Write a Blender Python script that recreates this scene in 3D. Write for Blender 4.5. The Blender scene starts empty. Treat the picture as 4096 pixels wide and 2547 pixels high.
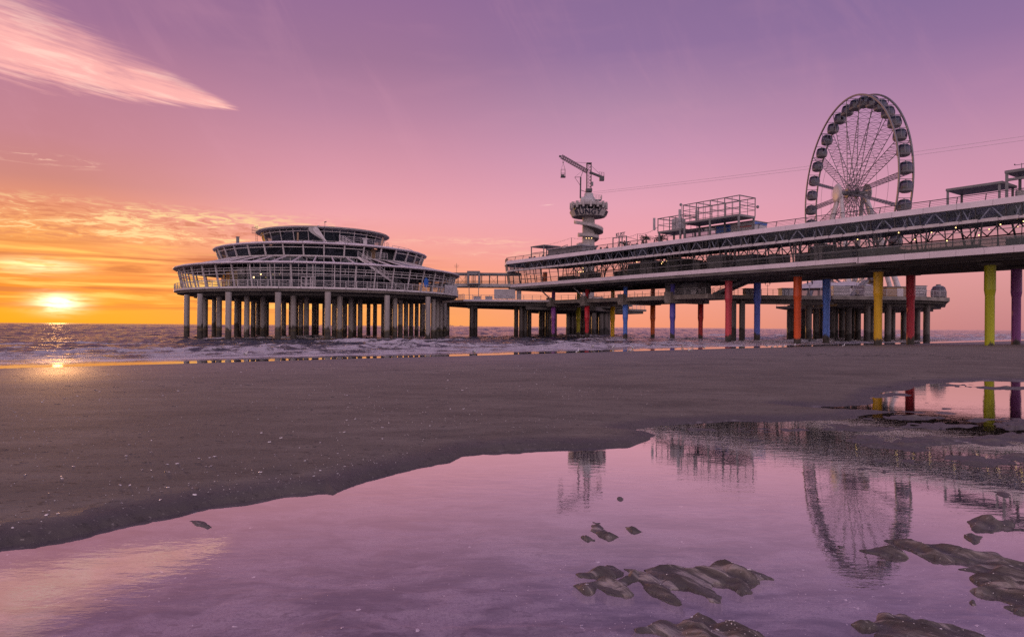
import bpy, bmesh, math, random
import numpy as np
from mathutils import Vector, Matrix

# ------------------------------------------------------------------ camera, sky, sun, exposure
sc = bpy.context.scene
COL = sc.collection
FPX, CAMH, ROLL = 2718.0, 1.5, math.radians(0.43)      # focal length in photo pixels, eye height, camera roll

cam = bpy.data.cameras.new('camera'); cam.sensor_width = 36; cam.lens = 36*FPX/4096
cam.shift_y = 31.5/4096; cam.clip_start = 0.1; cam.clip_end = 40000
co = bpy.data.objects.new('camera', cam); COL.objects.link(co)
CR, SR = math.cos(ROLL), math.sin(ROLL)
co.matrix_world = Matrix(((CR, -SR, 0, 0), (0, 0, -1, 0), (SR, CR, 0, CAMH), (0, 0, 0, 1)))
sc.camera = co

def un(x, y):
    dx, dy = x-2048, y-1273.5
    return dx*CR+dy*SR, -(-dx*SR+dy*CR-31.5)
def P(x, y, Y):
    a, b = un(x, y); return Vector((a/FPX*Y, Y, CAMH+b/FPX*Y))
def G(x, y, z=0.0):
    a, b = un(x, y); Y = (z-CAMH)*FPX/b; return Vector((a/FPX*Y, Y, z))
def AE(x, y):                                           # azimuth / elevation in degrees
    a, b = un(x, y)
    return math.degrees(math.atan2(a, FPX)), math.degrees(math.atan2(b, math.hypot(a, FPX)))

def lin(c):
    return tuple((v/255/12.92 if v/255 <= .04045 else ((v/255+.055)/1.055)**2.4) for v in c)

class X:                                                # tiny node-expression helper
    def __init__(s, nt, sock): s.nt, s.s = nt, sock
    def _m(s, op, *o, clamp=False):
        n = s.nt.nodes.new('ShaderNodeMath'); n.operation = op; n.use_clamp = clamp
        for i, v in enumerate((s,)+o):
            if isinstance(v, X): s.nt.links.new(v.s, n.inputs[i])
            else: n.inputs[i].default_value = v
        return X(s.nt, n.outputs[0])
    def __add__(s, o): return s._m('ADD', o)
    def __sub__(s, o): return s._m('SUBTRACT', o)
    def __mul__(s, o): return s._m('MULTIPLY', o)
    def __truediv__(s, o): return s._m('DIVIDE', o)
    def clamp(s): return s._m('ADD', 0.0, clamp=True)
    def pow(s, e): return s._m('POWER', e)
    def abs(s): return s._m('ABSOLUTE')
    def exp(s): return s._m('EXPONENT')
    def gauss(s, c, w):
        q = (s-c)/w; return ((q*q)*-1.0).exp()
    def step(s, a, b, o0=0.0, o1=1.0):                  # smoothstep a..b
        n = s.nt.nodes.new('ShaderNodeMapRange'); n.interpolation_type = 'SMOOTHSTEP'
        s.nt.links.new(s.s, n.inputs[0])
        for i, v in ((1, a), (2, b), (3, o0), (4, o1)): n.inputs[i].default_value = v
        return X(s.nt, n.outputs[0])
def combine(nt, x, y, z):
    n = nt.nodes.new('ShaderNodeCombineXYZ')
    for i, v in enumerate((x, y, z)):
        if isinstance(v, X): nt.links.new(v.s, n.inputs[i])
        else: n.inputs[i].default_value = v
    return n.outputs[0]
def noise(nt, vec, scale, detail=4, rough=.55, dist=0.0):
    n = nt.nodes.new('ShaderNodeTexNoise'); n.inputs['Scale'].default_value = scale
    n.inputs['Detail'].default_value = detail; n.inputs['Roughness'].default_value = rough
    n.inputs['Distortion'].default_value = dist
    if vec is not None: nt.links.new(vec, n.inputs['Vector'])
    return X(nt, n.outputs['Fac'])
def ramp(nt, f, stops):
    n = nt.nodes.new('ShaderNodeValToRGB'); e = n.color_ramp.elements
    while len(e) < len(stops): e.new(0.5)
    for el, (p, c) in zip(e, stops): el.position = p; el.color = (*c, 1)
    nt.links.new(f.s, n.inputs[0]); return n.outputs[0]
def mixc(nt, f, a, b, mode='MIX'):
    n = nt.nodes.new('ShaderNodeMix'); n.data_type = 'RGBA'; n.blend_type = mode; n.clamp_factor = True
    if isinstance(f, X): nt.links.new(f.s, n.inputs[0])
    else: n.inputs[0].default_value = f
    for i, v in ((6, a), (7, b)):
        if isinstance(v, tuple): n.inputs[i].default_value = (*v, 1)
        else: nt.links.new(v, n.inputs[i])
    return n.outputs[2]

SUN_AZ, SUN_EL = AE(232, 1212)
w = bpy.data.worlds.new('World'); sc.world = w; w.use_nodes = True
nt = w.node_tree; nt.nodes.clear()
tc = nt.nodes.new('ShaderNodeTexCoord'); sp = nt.nodes.new('ShaderNodeSeparateXYZ')
nt.links.new(tc.outputs['Generated'], sp.inputs[0])
dx, dy, dz = (X(nt, sp.outputs[i]) for i in range(3))
el = dz._m('ARCSINE')*57.29578
az = dx._m('ARCTAN2', dy)*57.29578
t = (el/60.0).clamp()
def R_(*st): return ramp(nt, t, [(e/60.0, lin(c)) for e, c in st])
skyA = R_((0, (250,160,24)), (1.2, (250,160,40)), (2.6, (234,130,44)), (4.2, (244,150,66)), (6.4, (244,164,98)), (8.4, (228,146,116)), (10, (204,134,126)), (13, (196,130,142)), (17, (186,126,148)), (21, (160,112,148)), (26, (148,106,144)), (36, (136,108,150)), (60, (118,104,152)))
skyB = R_((0, (254,168,84)), (2, (254,166,98)), (4.5, (250,160,128)), (6.5, (246,164,152)), (9, (239,165,172)), (12, (220,152,168)), (17, (186,132,160)), (21, (160,116,150)), (26, (148,107,150)), (36, (136,108,150)), (60, (118,104,152)))
skyC = R_((0, (246,154,118)), (2.5, (248,162,138)), (5, (246,160,152)), (7.5, (238,162,172)), (10, (229,162,180)), (14, (204,149,178)), (18, (176,134,166)), (22, (146,113,156)), (26, (138,107,151)), (36, (134,108,152)), (60, (118,104,152)))
skyD = R_((0, (198,132,134)), (2.5, (212,146,146)), (5, (226,158,160)), (8, (220,154,176)), (12, (202,146,172)), (16, (176,130,166)), (20, (148,114,158)), (26, (126,103,151)), (36, (128,108,154)), (60, (118,104,152)))
skyE = R_((0, (238,204,212)), (6, (248,218,226)), (14, (248,220,230)), (25, (236,212,226)), (40, (204,188,212)), (60, (150,138,180)))
aab = az.abs()
c1 = mixc(nt, az.step(-36, -13), skyA, skyB)
c1 = mixc(nt, az.step(-13, 10), c1, skyC)
c1 = mixc(nt, az.step(8, 38), c1, skyD)
c1 = mixc(nt, aab.step(48, 115), c1, skyE)
c1 = mixc(nt, 1.0, c1, combine(nt, *[aab.step(60, 125)*el.step(60, 25)*.42+1.0]*3), 'MULTIPLY')  # unseen sky behind the camera brightened as added fill for the facades
# --- clouds, all laid out by direction (azimuth / elevation)
ae = combine(nt, az, el, 0.0)
n_alto = noise(nt, combine(nt, az*0.55, el*3.0, 0.0), 1.0, 6, .66, 1.0); n_big = noise(nt, combine(nt, az*0.13, el*.9, 21.0), 1.0, 3, .55)
n_alto = n_alto+(n_big-.5)*.55
n_band = noise(nt, combine(nt, az*0.085, el*1.5, 3.0), 1.0, 5, .6, .4)
n_soft = noise(nt, combine(nt, az*0.12, el*0.5, 7.0), 1.0, 3, .5)
left = az.step(-6, -24)
# bands low around the sun
bandmask = az.step(0, -20)*el.step(.6, 1.6)*el.step(6.4, 4.8)
c1 = mixc(nt, n_band.step(.48, .62)*bandmask*.75, c1, lin((190,98,62)))
c1 = mixc(nt, n_band.step(.5, .36)*bandmask*.7, c1, lin((255,212,110)))
dk = el.gauss(AE(700, 1028)[1], .42)*az.step(-27, -23)*az.step(-12, -18)*n_alto.step(.3, .6)
c1 = mixc(nt, dk*.55, c1, lin((188,104,84)))
# altocumulus sheet above the sun
am = az.step(-9, -25)*el.step(5.4, 6.4)*el.step(9.2, 7.9)
c1 = mixc(nt, n_alto.step(.48, .64)*am*.85, c1, lin((255,222,158)))
c1 = mixc(nt, n_alto.step(.47, .34)*am*.6, c1, lin((204,116,92)))
# wisps right of the pavilion
n_w = noise(nt, combine(nt, az*0.5, el*3.2, 11.0), 1.0, 5, .65, .8)
wm = (el.gauss(7.0, .35)*az.step(-13, -6)*az.step(4, -1) + el.gauss(6.0, .3)*az.step(-6, -2)*az.step(6, 1)*.8)
c1 = mixc(nt, n_w.step(.42, .66)*wm*.75, c1, lin((255,196,172)))
wm2 = el.gauss(11.2, .3)*az.step(-39, -36)*az.step(-30.5, -33)
c1 = mixc(nt, n_w.step(.5, .66)*wm2*.9, c1, lin((255,205,180)))
# long feathered streak, top left
tip = AE(960, 442); far_ = AE(-500, 25)
ux, uy = far_[0]-tip[0], far_[1]-tip[1]; L_ = math.hypot(ux, uy); ux /= L_; uy /= L_
ls = (az-tip[0])*ux + (el-tip[1])*uy
lw = (az-tip[0])*-uy + (el-tip[1])*ux
lw = lw*-1.0 if (-uy*0+ux*1) < 0 else lw              # positive upwards
n_st = noise(nt, combine(nt, ls*0.16, lw*1.25, 1.0), 1.0, 6, .62, .35)
n_st2 = noise(nt, combine(nt, ls*0.10, lw*0.5, 5.0), 1.0, 4, .6, .3)
wob = (n_st2-.5)*1.6
width = ls*0.205+0.20
n_fe = noise(nt, combine(nt, ls*0.22, lw*3.2, 9.0), 1.0, 6, .65, .3)
rel = (lw+wob*(ls*.06+.15)._m('MINIMUM', 1.0))/width+(n_fe-.5)*1.0
edge = rel.step(-.75, -.1)*rel.step(1.4, -.1)*(ls+(n_fe-.5)*5.0).step(-.2, 2.2)*ls.step(-.3, .3)*ls.step(30, 14, .35, 1)
sm = (edge*(n_st.step(.18, .55)*.85+.45)).clamp()
c1 = mixc(nt, sm*.97, c1, lin((255,182,176)))
c1 = mixc(nt, (edge*n_st.step(.46, .66))*.85, c1, lin((255,212,198)))
# very faint high veil
n_veil = noise(nt, combine(nt, az*.16+el*.10, el*.05-az*.02, 17.0), 1.0, 5, .62, .7)
vm = (n_soft.step(.5, .75)*.5+n_veil.step(.5, .7)*.8)*el.step(8, 13)*.10
c1 = mixc(nt, vm, c1, lin((226,160,180)))
# contrail stub
ct = AE(2190, 820)
tr = ((el-ct[1])-(az-ct[0])*.09).gauss(0, .035)*az.gauss(ct[0], .42)
c1 = mixc(nt, tr*.7, c1, lin((255,206,200)))
# sun: white core and warm glow
ang2 = lambda sx, sy, cx=SUN_AZ, cy=SUN_EL: (((az-cx)/sx)*((az-cx)/sx)+((el-cy)/sy)*((el-cy)/sy))
n_core = noise(nt, combine(nt, az*.5, el*3.4, 31.0), 1.0, 4, .6, .5)
core = (ang2(1.5, .62)*-1.0).exp()*1.05 + (ang2(.8, .6, SUN_AZ+.05, SUN_EL)*-1.0).exp()*.7 + (ang2(2.6, .55, AE(150, 1062)[0], AE(150, 1062)[1])*-1.0).exp()*.55*n_band.step(.75, .4, .5, 1)
core = core*n_core.step(.68, .38, .35, 1.15)
glow = (ang2(9, 4.2)*-1.0).exp()*.10
g1 = nt.nodes.new('ShaderNodeVectorMath'); g1.operation = 'SCALE'; g1.inputs[0].default_value = (1.0, .86, .66)
nt.links.new(core.s, g1.inputs['Scale'])
g2 = nt.nodes.new('ShaderNodeVectorMath'); g2.operation = 'SCALE'; g2.inputs[0].default_value = (1.0, .52, .1)
nt.links.new(glow.s, g2.inputs['Scale'])
def vadd(a, b):
    n = nt.nodes.new('ShaderNodeVectorMath'); n.operation = 'ADD'; nt.links.new(a, n.inputs[0]); nt.links.new(b, n.inputs[1]); return n.outputs[0]
sk = nt.nodes.new('ShaderNodeTexSky'); sk.sky_type = 'NISHITA'; sk.sun_disc = False
sk.sun_elevation = math.radians(max(SUN_EL, 1.8)); sk.sun_rotation = math.radians(SUN_AZ)
g3 = nt.nodes.new('ShaderNodeVectorMath'); g3.operation = 'SCALE'; g3.inputs['Scale'].default_value = .004
nt.links.new(sk.outputs[0], g3.inputs[0])
tot = vadd(vadd(vadd(c1, g1.outputs[0]), g2.outputs[0]), g3.outputs[0])
bg = nt.nodes.new('ShaderNodeBackground'); nt.links.new(tot, bg.inputs[0]); bg.inputs[1].default_value = 1.0
wo = nt.nodes.new('ShaderNodeOutputWorld'); nt.links.new(bg.outputs[0], wo.inputs[0])

sun = bpy.data.lights.new('sun', 'SUN'); sun.energy = .65; sun.angle = math.radians(.6); sun.color = (1, .47, .16)
so = bpy.data.objects.new('sun', sun); COL.objects.link(so)
sa, se = math.radians(SUN_AZ), math.radians(2.6)
sd = Vector((math.sin(sa)*math.cos(se), math.cos(sa)*math.cos(se), math.sin(se)))
so.rotation_euler = sd.to_track_quat('Z', 'Y').to_euler()
sc.view_settings.view_transform = 'Standard'; sc.view_settings.look = 'None'
sc.view_settings.exposure = 0; sc.view_settings.gamma = 1
sc.render.engine = 'CYCLES'
cy = sc.cycles; cy.use_denoising = False; cy.max_bounces = 8; cy.transparent_max_bounces = 16
cy.glossy_bounces = 3; cy.diffuse_bounces = 3; cy.transmission_bounces = 6; cy.caustics_reflective = False
cy.sample_clamp_indirect = 4; cy.sample_clamp_direct = 5
rnd = random.Random(7)

# ------------------------------------------------------------------ materials
def newmat(name):
    m = bpy.data.materials.new(name); m.use_nodes = True; t_ = m.node_tree
    b = t_.nodes['Principled BSDF']; return m, t_, b
def setb(t_, b, key, v):
    if isinstance(v, X): t_.links.new(v.s, b.inputs[key])
    elif isinstance(v, (int, float)): b.inputs[key].default_value = v
    elif isinstance(v, tuple): b.inputs[key].default_value = (*v, 1)
    else: t_.links.new(v, b.inputs[key])
def objco(t_):
    n = t_.nodes.new('ShaderNodeNewGeometry'); return n.outputs['Position']
def xyz(t_, v):
    n = t_.nodes.new('ShaderNodeSeparateXYZ'); t_.links.new(v, n.inputs[0]); return [X(t_, n.outputs[i]) for i in range(3)]
def bump(t_, b, h, strength, dist):
    n = t_.nodes.new('ShaderNodeBump'); n.inputs['Strength'].default_value = strength; n.inputs['Distance'].default_value = dist
    t_.links.new(h.s, n.inputs['Height'])
    if b is not None: t_.links.new(n.outputs[0], b.inputs['Normal'])
    return n.outputs[0]
def plain(name, col, rough=.5, metal=0.0, var=.18, scale=1.2, spec=.5):
    m, t_, b = newmat(name)
    p = objco(t_); f = noise(t_, p, scale, 5, .65)
    dark = tuple(c*(1-var) for c in col); lite = tuple(min(1, c*(1+var*.6)) for c in col)
    setb(t_, b, 'Base Color', mixc(t_, f.step(.3, .7), dark, lite))
    setb(t_, b, 'Roughness', f*.25+(rough-.12)); setb(t_, b, 'Metallic', metal)
    b.inputs['Specular IOR Level'].default_value = spec
    return m
M = {}
M['white'] = plain('white_paint', (.56, .52, .53), .45)
M['lilac'] = plain('pale_panel', (.72, .64, .68), .5, var=.1, scale=.5)
M['steel'] = plain('grey_steel', (.17, .17, .18), .45)
M['dsteel'] = plain('dark_steel', (.06, .062, .07), .5)
M['palesteel'] = plain('pale_steel', (.42, .40, .40), .45)
M['rim'] = plain('wheel_rim', (.17, .16, .18), .45)
M['tower'] = plain('tower_concrete', (.40, .37, .37), .6, var=.25, scale=.7)
M['spoke'] = plain('wheel_steel', (.14, .135, .155), .45)
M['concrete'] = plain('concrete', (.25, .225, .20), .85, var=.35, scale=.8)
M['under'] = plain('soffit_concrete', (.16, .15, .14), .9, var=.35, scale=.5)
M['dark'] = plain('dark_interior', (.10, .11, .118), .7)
M['grey'] = plain('grey_cladding', (.20, .20, .215), .6)
M['roofgrey'] = plain('roof_sheet', (.22, .22, .25), .5)
M['kiosk'] = plain('pale_cladding', (.48, .46, .48), .55)
M['blue'] = plain('blue_panel', (.03, .14, .50), .4)
M['red'] = plain('red_panel', (.50, .06, .05), .4)
M['navy'] = plain('navy_lettering', (.02, .022, .05), .5)
M['orange_sign'] = plain('orange_panel', (.75, .17, .03), .5)
M['foliage'] = plain('palm_foliage', (.05, .07, .035), .7, var=.5, scale=3)
M['bark'] = plain('palm_bark', (.12, .085, .06), .9)
M['ship'] = plain('ship_hull', (.30, .24, .26), .7)
M['wood'] = plain('timber', (.30, .2, .12), .7)
M['gull'] = plain('gull_plumage', (.66, .64, .64), .7, var=.2, scale=14)
M['gullgrey'] = plain('gull_wing', (.24, .24, .26), .7)
M['beak'] = plain('gull_beak', (.5, .32, .05), .5)
M['shell'] = plain('shell', (.80, .74, .70), .35, var=.3, scale=60)
M['weed'] = plain('seaweed', (.045, .04, .03), .7)

def glass(name, tint, ior=1.5, rough=0.0, wav=.02):
    m, t_, b = newmat(name); t_.nodes.remove(b)
    tr_ = t_.nodes.new('ShaderNodeBsdfTransparent'); tr_.inputs[0].default_value = (*tint, 1)
    gl = t_.nodes.new('ShaderNodeBsdfGlossy'); gl.inputs['Roughness'].default_value = rough; gl.inputs[0].default_value = (.78, .88, 1, 1)
    fr = t_.nodes.new('ShaderNodeFresnel'); fr.inputs[0].default_value = ior
    p = objco(t_); nb = bump(t_, None, noise(t_, p, .9, 2), wav, .05); t_.links.new(nb, gl.inputs['Normal'])
    mx = t_.nodes.new('ShaderNodeMixShader')
    geo = t_.nodes.new('ShaderNodeNewGeometry'); fx = X(t_, fr.outputs[0])*((X(t_, geo.outputs['Backfacing'])*-1.0)+1.0)
    t_.links.new(fx.s, mx.inputs[0]); t_.links.new(tr_.outputs[0], mx.inputs[1]); t_.links.new(gl.outputs[0], mx.inputs[2])
    t_.links.new(mx.outputs[0], t_.nodes['Material Output'].inputs[0]); return m
M['clear'] = glass('clear_glass', (.88, .88, .86), 1.5)
M['upper'] = glass('grey_blue_glass', (.60, .66, .74), 2.1)
M['tinted'] = glass('dark_glass', (.34, .37, .42), 1.6)
M['rail_glass'] = glass('balustrade_glass', (.48, .50, .50), 1.5, .1)
M['cabin'] = glass('cabin_glass', (.22, .23, .28), 1.6)

def emit(name, col, k):
    m, t_, b = newmat(name); b.inputs['Emission Color'].default_value = (*col, 1); b.inputs['Emission Strength'].default_value = k
    b.inputs['Base Color'].default_value = (.5, .45, .35, 1)
    p = objco(t_); setb(t_, b, 'Roughness', noise(t_, p, 20)*.3+.3); return m
M['lamp'] = emit('warm_bulb', (1, .62, .26), 4)
M['lampw'] = emit('white_bulb', (1, .85, .75), 9)

def pilemat(name, top, wet, line, soft, green=None):
    """paint or concrete above, sea growth below a ragged tide line"""
    m, t_, b = newmat(name); p = objco(t_); x, y, z = xyz(t_, p)
    nn = noise(t_, combine(t_, x*1.6, y*1.6, z*.35), 1.0, 5, .65, .3); n2 = noise(t_, p, 2.4, 5, .6)
    n3 = noise(t_, combine(t_, x*3.0, y*3.0, z*.12), 1.0, 4, .6)
    lev = z + (nn-.5)*soft*-1.0 + (noise(t_, combine(t_, x*.33, y*.33, 0.0), 1.0, 1)-.5)*-1.6*soft
    f = lev.step(line+.18, line-.18)
    a = mixc(t_, n3.step(.35, .7)*.6, top, tuple(c*.55+.01 for c in top)); a = mixc(t_, n2.step(.62, .8)*.25, a, (.09, .07, .06))
    bb = mixc(t_, n2.step(.3, .7), tuple(c*.55 for c in wet), tuple(c*1.5 for c in wet))
    colr = mixc(t_, f, a, bb)
    if green:
        colr = mixc(t_, z.gauss(line-.35, .12)*n2.step(.35, .6)*.7, colr, green)
    setb(t_, b, 'Base Color', colr); setb(t_, b, 'Roughness', f*.25+.42)
    bump(t_, b, n2, .25, .05); return m
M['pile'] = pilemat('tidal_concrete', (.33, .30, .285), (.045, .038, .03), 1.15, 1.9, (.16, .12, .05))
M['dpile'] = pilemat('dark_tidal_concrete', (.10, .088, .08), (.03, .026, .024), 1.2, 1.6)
PAINT = {'purple': (.33, .10, .40), 'olive': (.40, .38, .02), 'red': (.66, .03, .05), 'yellow': (.78, .47, .015), 'light blue': (.11, .25, .75), 'orange': (.66, .13, .02),
         'violet': (.12, .10, .46), 'dark red': (.50, .03, .03), 'rose': (.66, .07, .10), 'blue': (.10, .16, .58), 'vermilion': (.78, .10, .012), 'green': (.46, .50, .012), 'plum': (.22, .05, .24), 'crimson': (.58, .03, .06)}
for k, v in PAINT.items(): M['paint '+k] = pilemat(k.replace(' ', '_')+'_paint', v, (.045, .04, .034), .42, 1.5)

# ------------------------------------------------------------------ mesh helpers
ORG = {}
class MB:
    def __init__(s): s.v = []; s.f = []; s.mi = []; s.cur = 0
    def mat(s, i): s.cur = i; return s
    def add(s, vs, fs):
        o = len(s.v); s.v += [tuple(v) for v in vs]; s.f += [tuple(i+o for i in f) for f in fs]; s.mi += [s.cur]*len(fs); return s
    def box(s, c, ax, ay, az_):
        c, ax, ay, az_ = map(Vector, (c, ax, ay, az_)); vs = [c+ax*i+ay*j+az_*k for k in (-1, 1) for j in (-1, 1) for i in (-1, 1)]
        return s.add(vs, [(0,2,3,1), (4,5,7,6), (0,1,5,4), (2,6,7,3), (0,4,6,2), (1,3,7,5)])
    def beam(s, a, b, wd, ht=None, up=(0, 0, 1)):
        a, b = Vector(a), Vector(b); d_ = b-a
        if d_.length < 1e-6: return s
        ht = ht or wd; u = Vector(up)
        if abs(d_.normalized().dot(u)) > .98: u = Vector((.58, .81, 0))
        sx = d_.cross(u).normalized(); sz = sx.cross(d_).normalized()
        return s.box((a+b)/2, d_/2, sx*wd/2, sz*ht/2)
    def tube(s, a, b, r, n=6, r2=None, caps=True):
        a, b = Vector(a), Vector(b); d_ = (b-a); r2 = r if r2 is None else r2
        u = Vector((0, 0, 1)) if abs(d_.normalized().z) < .95 else Vector((1, 0, 0))
        sx = d_.cross(u).normalized(); sy = d_.cross(sx).normalized()
        vs = []
        for q, rr in ((a, r), (b, r2)):
            for i in range(n):
                th = 2*math.pi*i/n; vs.append(q+sx*rr*math.cos(th)+sy*rr*math.sin(th))
        fs = [(i, (i+1) % n, n+(i+1) % n, n+i) for i in range(n)]
        if caps: fs += [tuple(range(n-1, -1, -1)), tuple(range(n, 2*n))]
        return s.add(vs, fs)
    def poly(s, pts, r, n=5, closed=False):
        for i in range(len(pts)-(0 if closed else 1)): s.tube(pts[i], pts[(i+1) % len(pts)], r, n)
        return s
    def lathe(s, c, prof, n=24, a0=0.0, a1=2*math.pi):
        c = Vector(c); full = abs(a1-a0-2*math.pi) < 1e-6; m = n if full else n+1
        vs = [c+Vector((r*math.cos(a0+(a1-a0)*i/n), r*math.sin(a0+(a1-a0)*i/n), z)) for r, z in prof for i in range(m)]
        fs = []
        for j in range(len(prof)-1):
            for i in range(n):
                k = (i+1) % m; fs.append((j*m+i, j*m+k, (j+1)*m+k, (j+1)*m+i))
        return s.add(vs, fs)
    def prism(s, pts, z0, z1):
        n = len(pts); vs = [(p[0], p[1], z0) for p in pts]+[(p[0], p[1], z1) for p in pts]
        area = sum(pts[i][0]*pts[(i+1) % n][1]-pts[(i+1) % n][0]*pts[i][1] for i in range(n))
        fs = [(i, (i+1) % n, n+(i+1) % n, n+i) for i in range(n)]+[tuple(range(n-1, -1, -1)), tuple(range(n, 2*n))]
        if area < 0: fs = [tuple(reversed(f)) for f in fs]
        return s.add(vs, fs)
    def quad(s, a, b, c, d): return s.add([a, b, c, d], [(0, 1, 2, 3)])
    def extr(s, pts, off):                               # polygon in space with thickness
        n = len(pts); off = Vector(off); vs = [Vector(p) for p in pts]+[Vector(p)+off for p in pts]
        return s.add(vs, [(i, (i+1) % n, n+(i+1) % n, n+i) for i in range(n)]+[tuple(range(n-1, -1, -1)), tuple(range(n, 2*n))])
    def ball(s, c, r, sc_=(1, 1, 1), n=8, m=6):
        c = Vector(c); vs = [c+Vector((0, 0, -r*sc_[2]))]
        for j in range(1, m):
            ph = -math.pi/2+math.pi*j/m
            for i in range(n):
                th = 2*math.pi*i/n; vs.append(c+Vector((r*sc_[0]*math.cos(ph)*math.cos(th), r*sc_[1]*math.cos(ph)*math.sin(th), r*sc_[2]*math.sin(ph))))
        vs.append(c+Vector((0, 0, r*sc_[2]))); fs = [(0, 1+(i+1) % n, 1+i) for i in range(n)]
        for j in range(m-2):
            for i in range(n): fs.append((1+j*n+i, 1+j*n+(i+1) % n, 1+(j+1)*n+(i+1) % n, 1+(j+1)*n+i))
        e = len(vs)-1; fs += [(e, 1+(m-2)*n+i, 1+(m-2)*n+(i+1) % n) for i in range(n)]
        return s.add(vs, fs)
    def build(s, name, mat, parent=None, smooth=False, label=None, org=None):
        o_ = Vector(ORG[parent.name]) if parent is not None else Vector(org or (0, 0, 0))
        me = bpy.data.meshes.new(name)
        me.from_pydata([(v[0]-o_.x, v[1]-o_.y, v[2]-o_.z) for v in s.v], [], s.f)
        for mm in (mat if isinstance(mat, (list, tuple)) else [mat]): me.materials.append(mm)
        if any(s.mi): me.polygons.foreach_set('material_index', s.mi)
        if smooth: me.polygons.foreach_set('use_smooth', [True]*len(s.f))
        o = bpy.data.objects.new(name, me); COL.objects.link(o); ORG[o.name] = o_
        if parent is not None: o.parent = parent
        else: o.location = o_
        if label: o['label'] = label
        return o
def tag(o, label=None, cat=None, group=None, kind=None):
    if label: o['label'] = label
    if cat: o['category'] = cat
    if group: o['group'] = group
    if kind: o['kind'] = kind
    return o
def thing(name, loc, label, cat, group=None):
    o = bpy.data.objects.new(name, None); COL.objects.link(o); o.location = loc; o.empty_display_size = .5; ORG[o.name] = Vector(loc)
    return tag(o, label, cat, group)
def copy_tree(o, parent=None):
    c = o.copy(); COL.objects.link(c); ORG[c.name] = ORG[o.name]
    if parent is not None: c.parent = parent
    for ch in list(o.children): copy_tree(ch, c)
    return c
def text_mesh(txt, size, depth):
    cu = bpy.data.curves.new('lettering', 'FONT'); cu.body = txt; cu.size = size; cu.extrude = depth; cu.align_x = 'CENTER'; cu.align_y = 'CENTER'; cu.offset = size*.02
    o = bpy.data.objects.new('lettering', cu); me = bpy.data.meshes.new_from_object(o)
    vs = [v.co.copy() for v in me.vertices]; fs = [tuple(p.vertices) for p in me.polygons]
    bpy.data.objects.remove(o); bpy.data.curves.remove(cu); bpy.data.meshes.remove(me); return vs, fs
def add_text(mb, txt, size, depth, c, right, up):
    vs, fs = text_mesh(txt, size, depth); c, r, u = Vector(c), Vector(right).normalized(), Vector(up).normalized(); n_ = r.cross(u)
    mb.add([c+r*v.x+u*v.y+n_*v.z for v in vs], fs)
def railing(mb, pts, h, rails=3, gap=1.6, rp=.03, rr=.028, lean=None, top=None):
    top = top or rr*1.4
    for a, b in zip(pts[:-1], pts[1:]):
        a, b = Vector(a), Vector(b); L = (b-a).length; n_ = max(1, round(L/gap))
        off = Vector(lean) if lean else Vector((0, 0, 0))
        for i in range(n_+1):
            q = a.lerp(b, i/n_); mb.beam(q, q+off+Vector((0, 0, h)), rp*2, rp*2)
        for k in range(rails):
            f = (k+1)/rails; z = Vector((0, 0, h*f))+off*f
            mb.tube(a+z, b+z, top if k == rails-1 else rr, 5)

# ------------------------------------------------------------------ terrain numerics
def hsh(ix, iy, seed):
    h = (ix.astype(np.int64)*374761393+iy.astype(np.int64)*668265263+seed*1442695041) & 0xffffffff
    h = ((h ^ (h >> 13))*1274126177) & 0xffffffff
    return ((h ^ (h >> 16)) & 0xffff)/65535.0
def vn(x, y, seed=0):
    ix, iy = np.floor(x), np.floor(y); fx, fy = x-ix, y-iy
    fx = fx*fx*fx*(fx*(fx*6-15)+10); fy = fy*fy*fy*(fy*(fy*6-15)+10)
    a, b = hsh(ix, iy, seed), hsh(ix+1, iy, seed); c, d = hsh(ix, iy+1, seed), hsh(ix+1, iy+1, seed)
    return (a+(b-a)*fx)*(1-fy)+(c+(d-c)*fx)*fy
def fbm(x, y, oct_=4, seed=0, gain=.5):
    s, a, n_ = 0, 1, 0
    for i in range(oct_):
        s = s+a*vn(x*2**i+i*17.3, y*2**i-i*9.1, seed+i); n_ += a; a *= gain
    return s/n_
def sdf(px, py, poly):
    """signed distance to a polygon, negative inside"""
    d = np.full(px.shape, 1e18); ins = np.zeros(px.shape, bool); n_ = len(poly)
    for i in range(n_):
        ax, ay = poly[i]; bx, by = poly[(i+1) % n_]; ex, ey = bx-ax, by-ay
        wx, wy = px-ax, py-ay; tt = np.clip((wx*ex+wy*ey)/(ex*ex+ey*ey+1e-12), 0, 1)
        d = np.minimum(d, (wx-ex*tt)**2+(wy-ey*tt)**2)
        if ay != by:
            cnd = ((ay > py) != (by > py)) & (px < ex*(py-ay)/(by-ay)+ax); ins ^= cnd
    d = np.sqrt(d); return np.where(ins, -d, d)
def gp(pts, ox=0, oy=0, k=1):
    return [tuple(G(ox+x*k, oy+y*k)[:2]) for x, y in pts]
POOL_A = gp([(-900,2290),(-300,2215),(0,2185),(150,2165),(300,2140),(400,2112),(520,2090),(640,2065),(750,2045),(860,2020),(950,2012),(1050,1995),(1150,1978),(1290,1964),(1345,1980),(1360,1960),(1420,1935),(1500,1912),(1600,1890),(1700,1868),(1790,1845),(1860,1817),(1950,1805),(2100,1798),(2250,1793),(2400,1791),(2540,1781),(2600,1757),(2622,1739),(2590,1731),(2511,1722),(2570,1712),(2660,1697),(2800,1690),(2930,1683),(3100,1684),(3300,1678),(3390,1672),(3500,1655),(3600,1650),(4096,1660),(5400,1660)])+[(12, -4), (-9, -4)]
k3 = dict(ox=2400, oy=1300, k=.6974)
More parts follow.
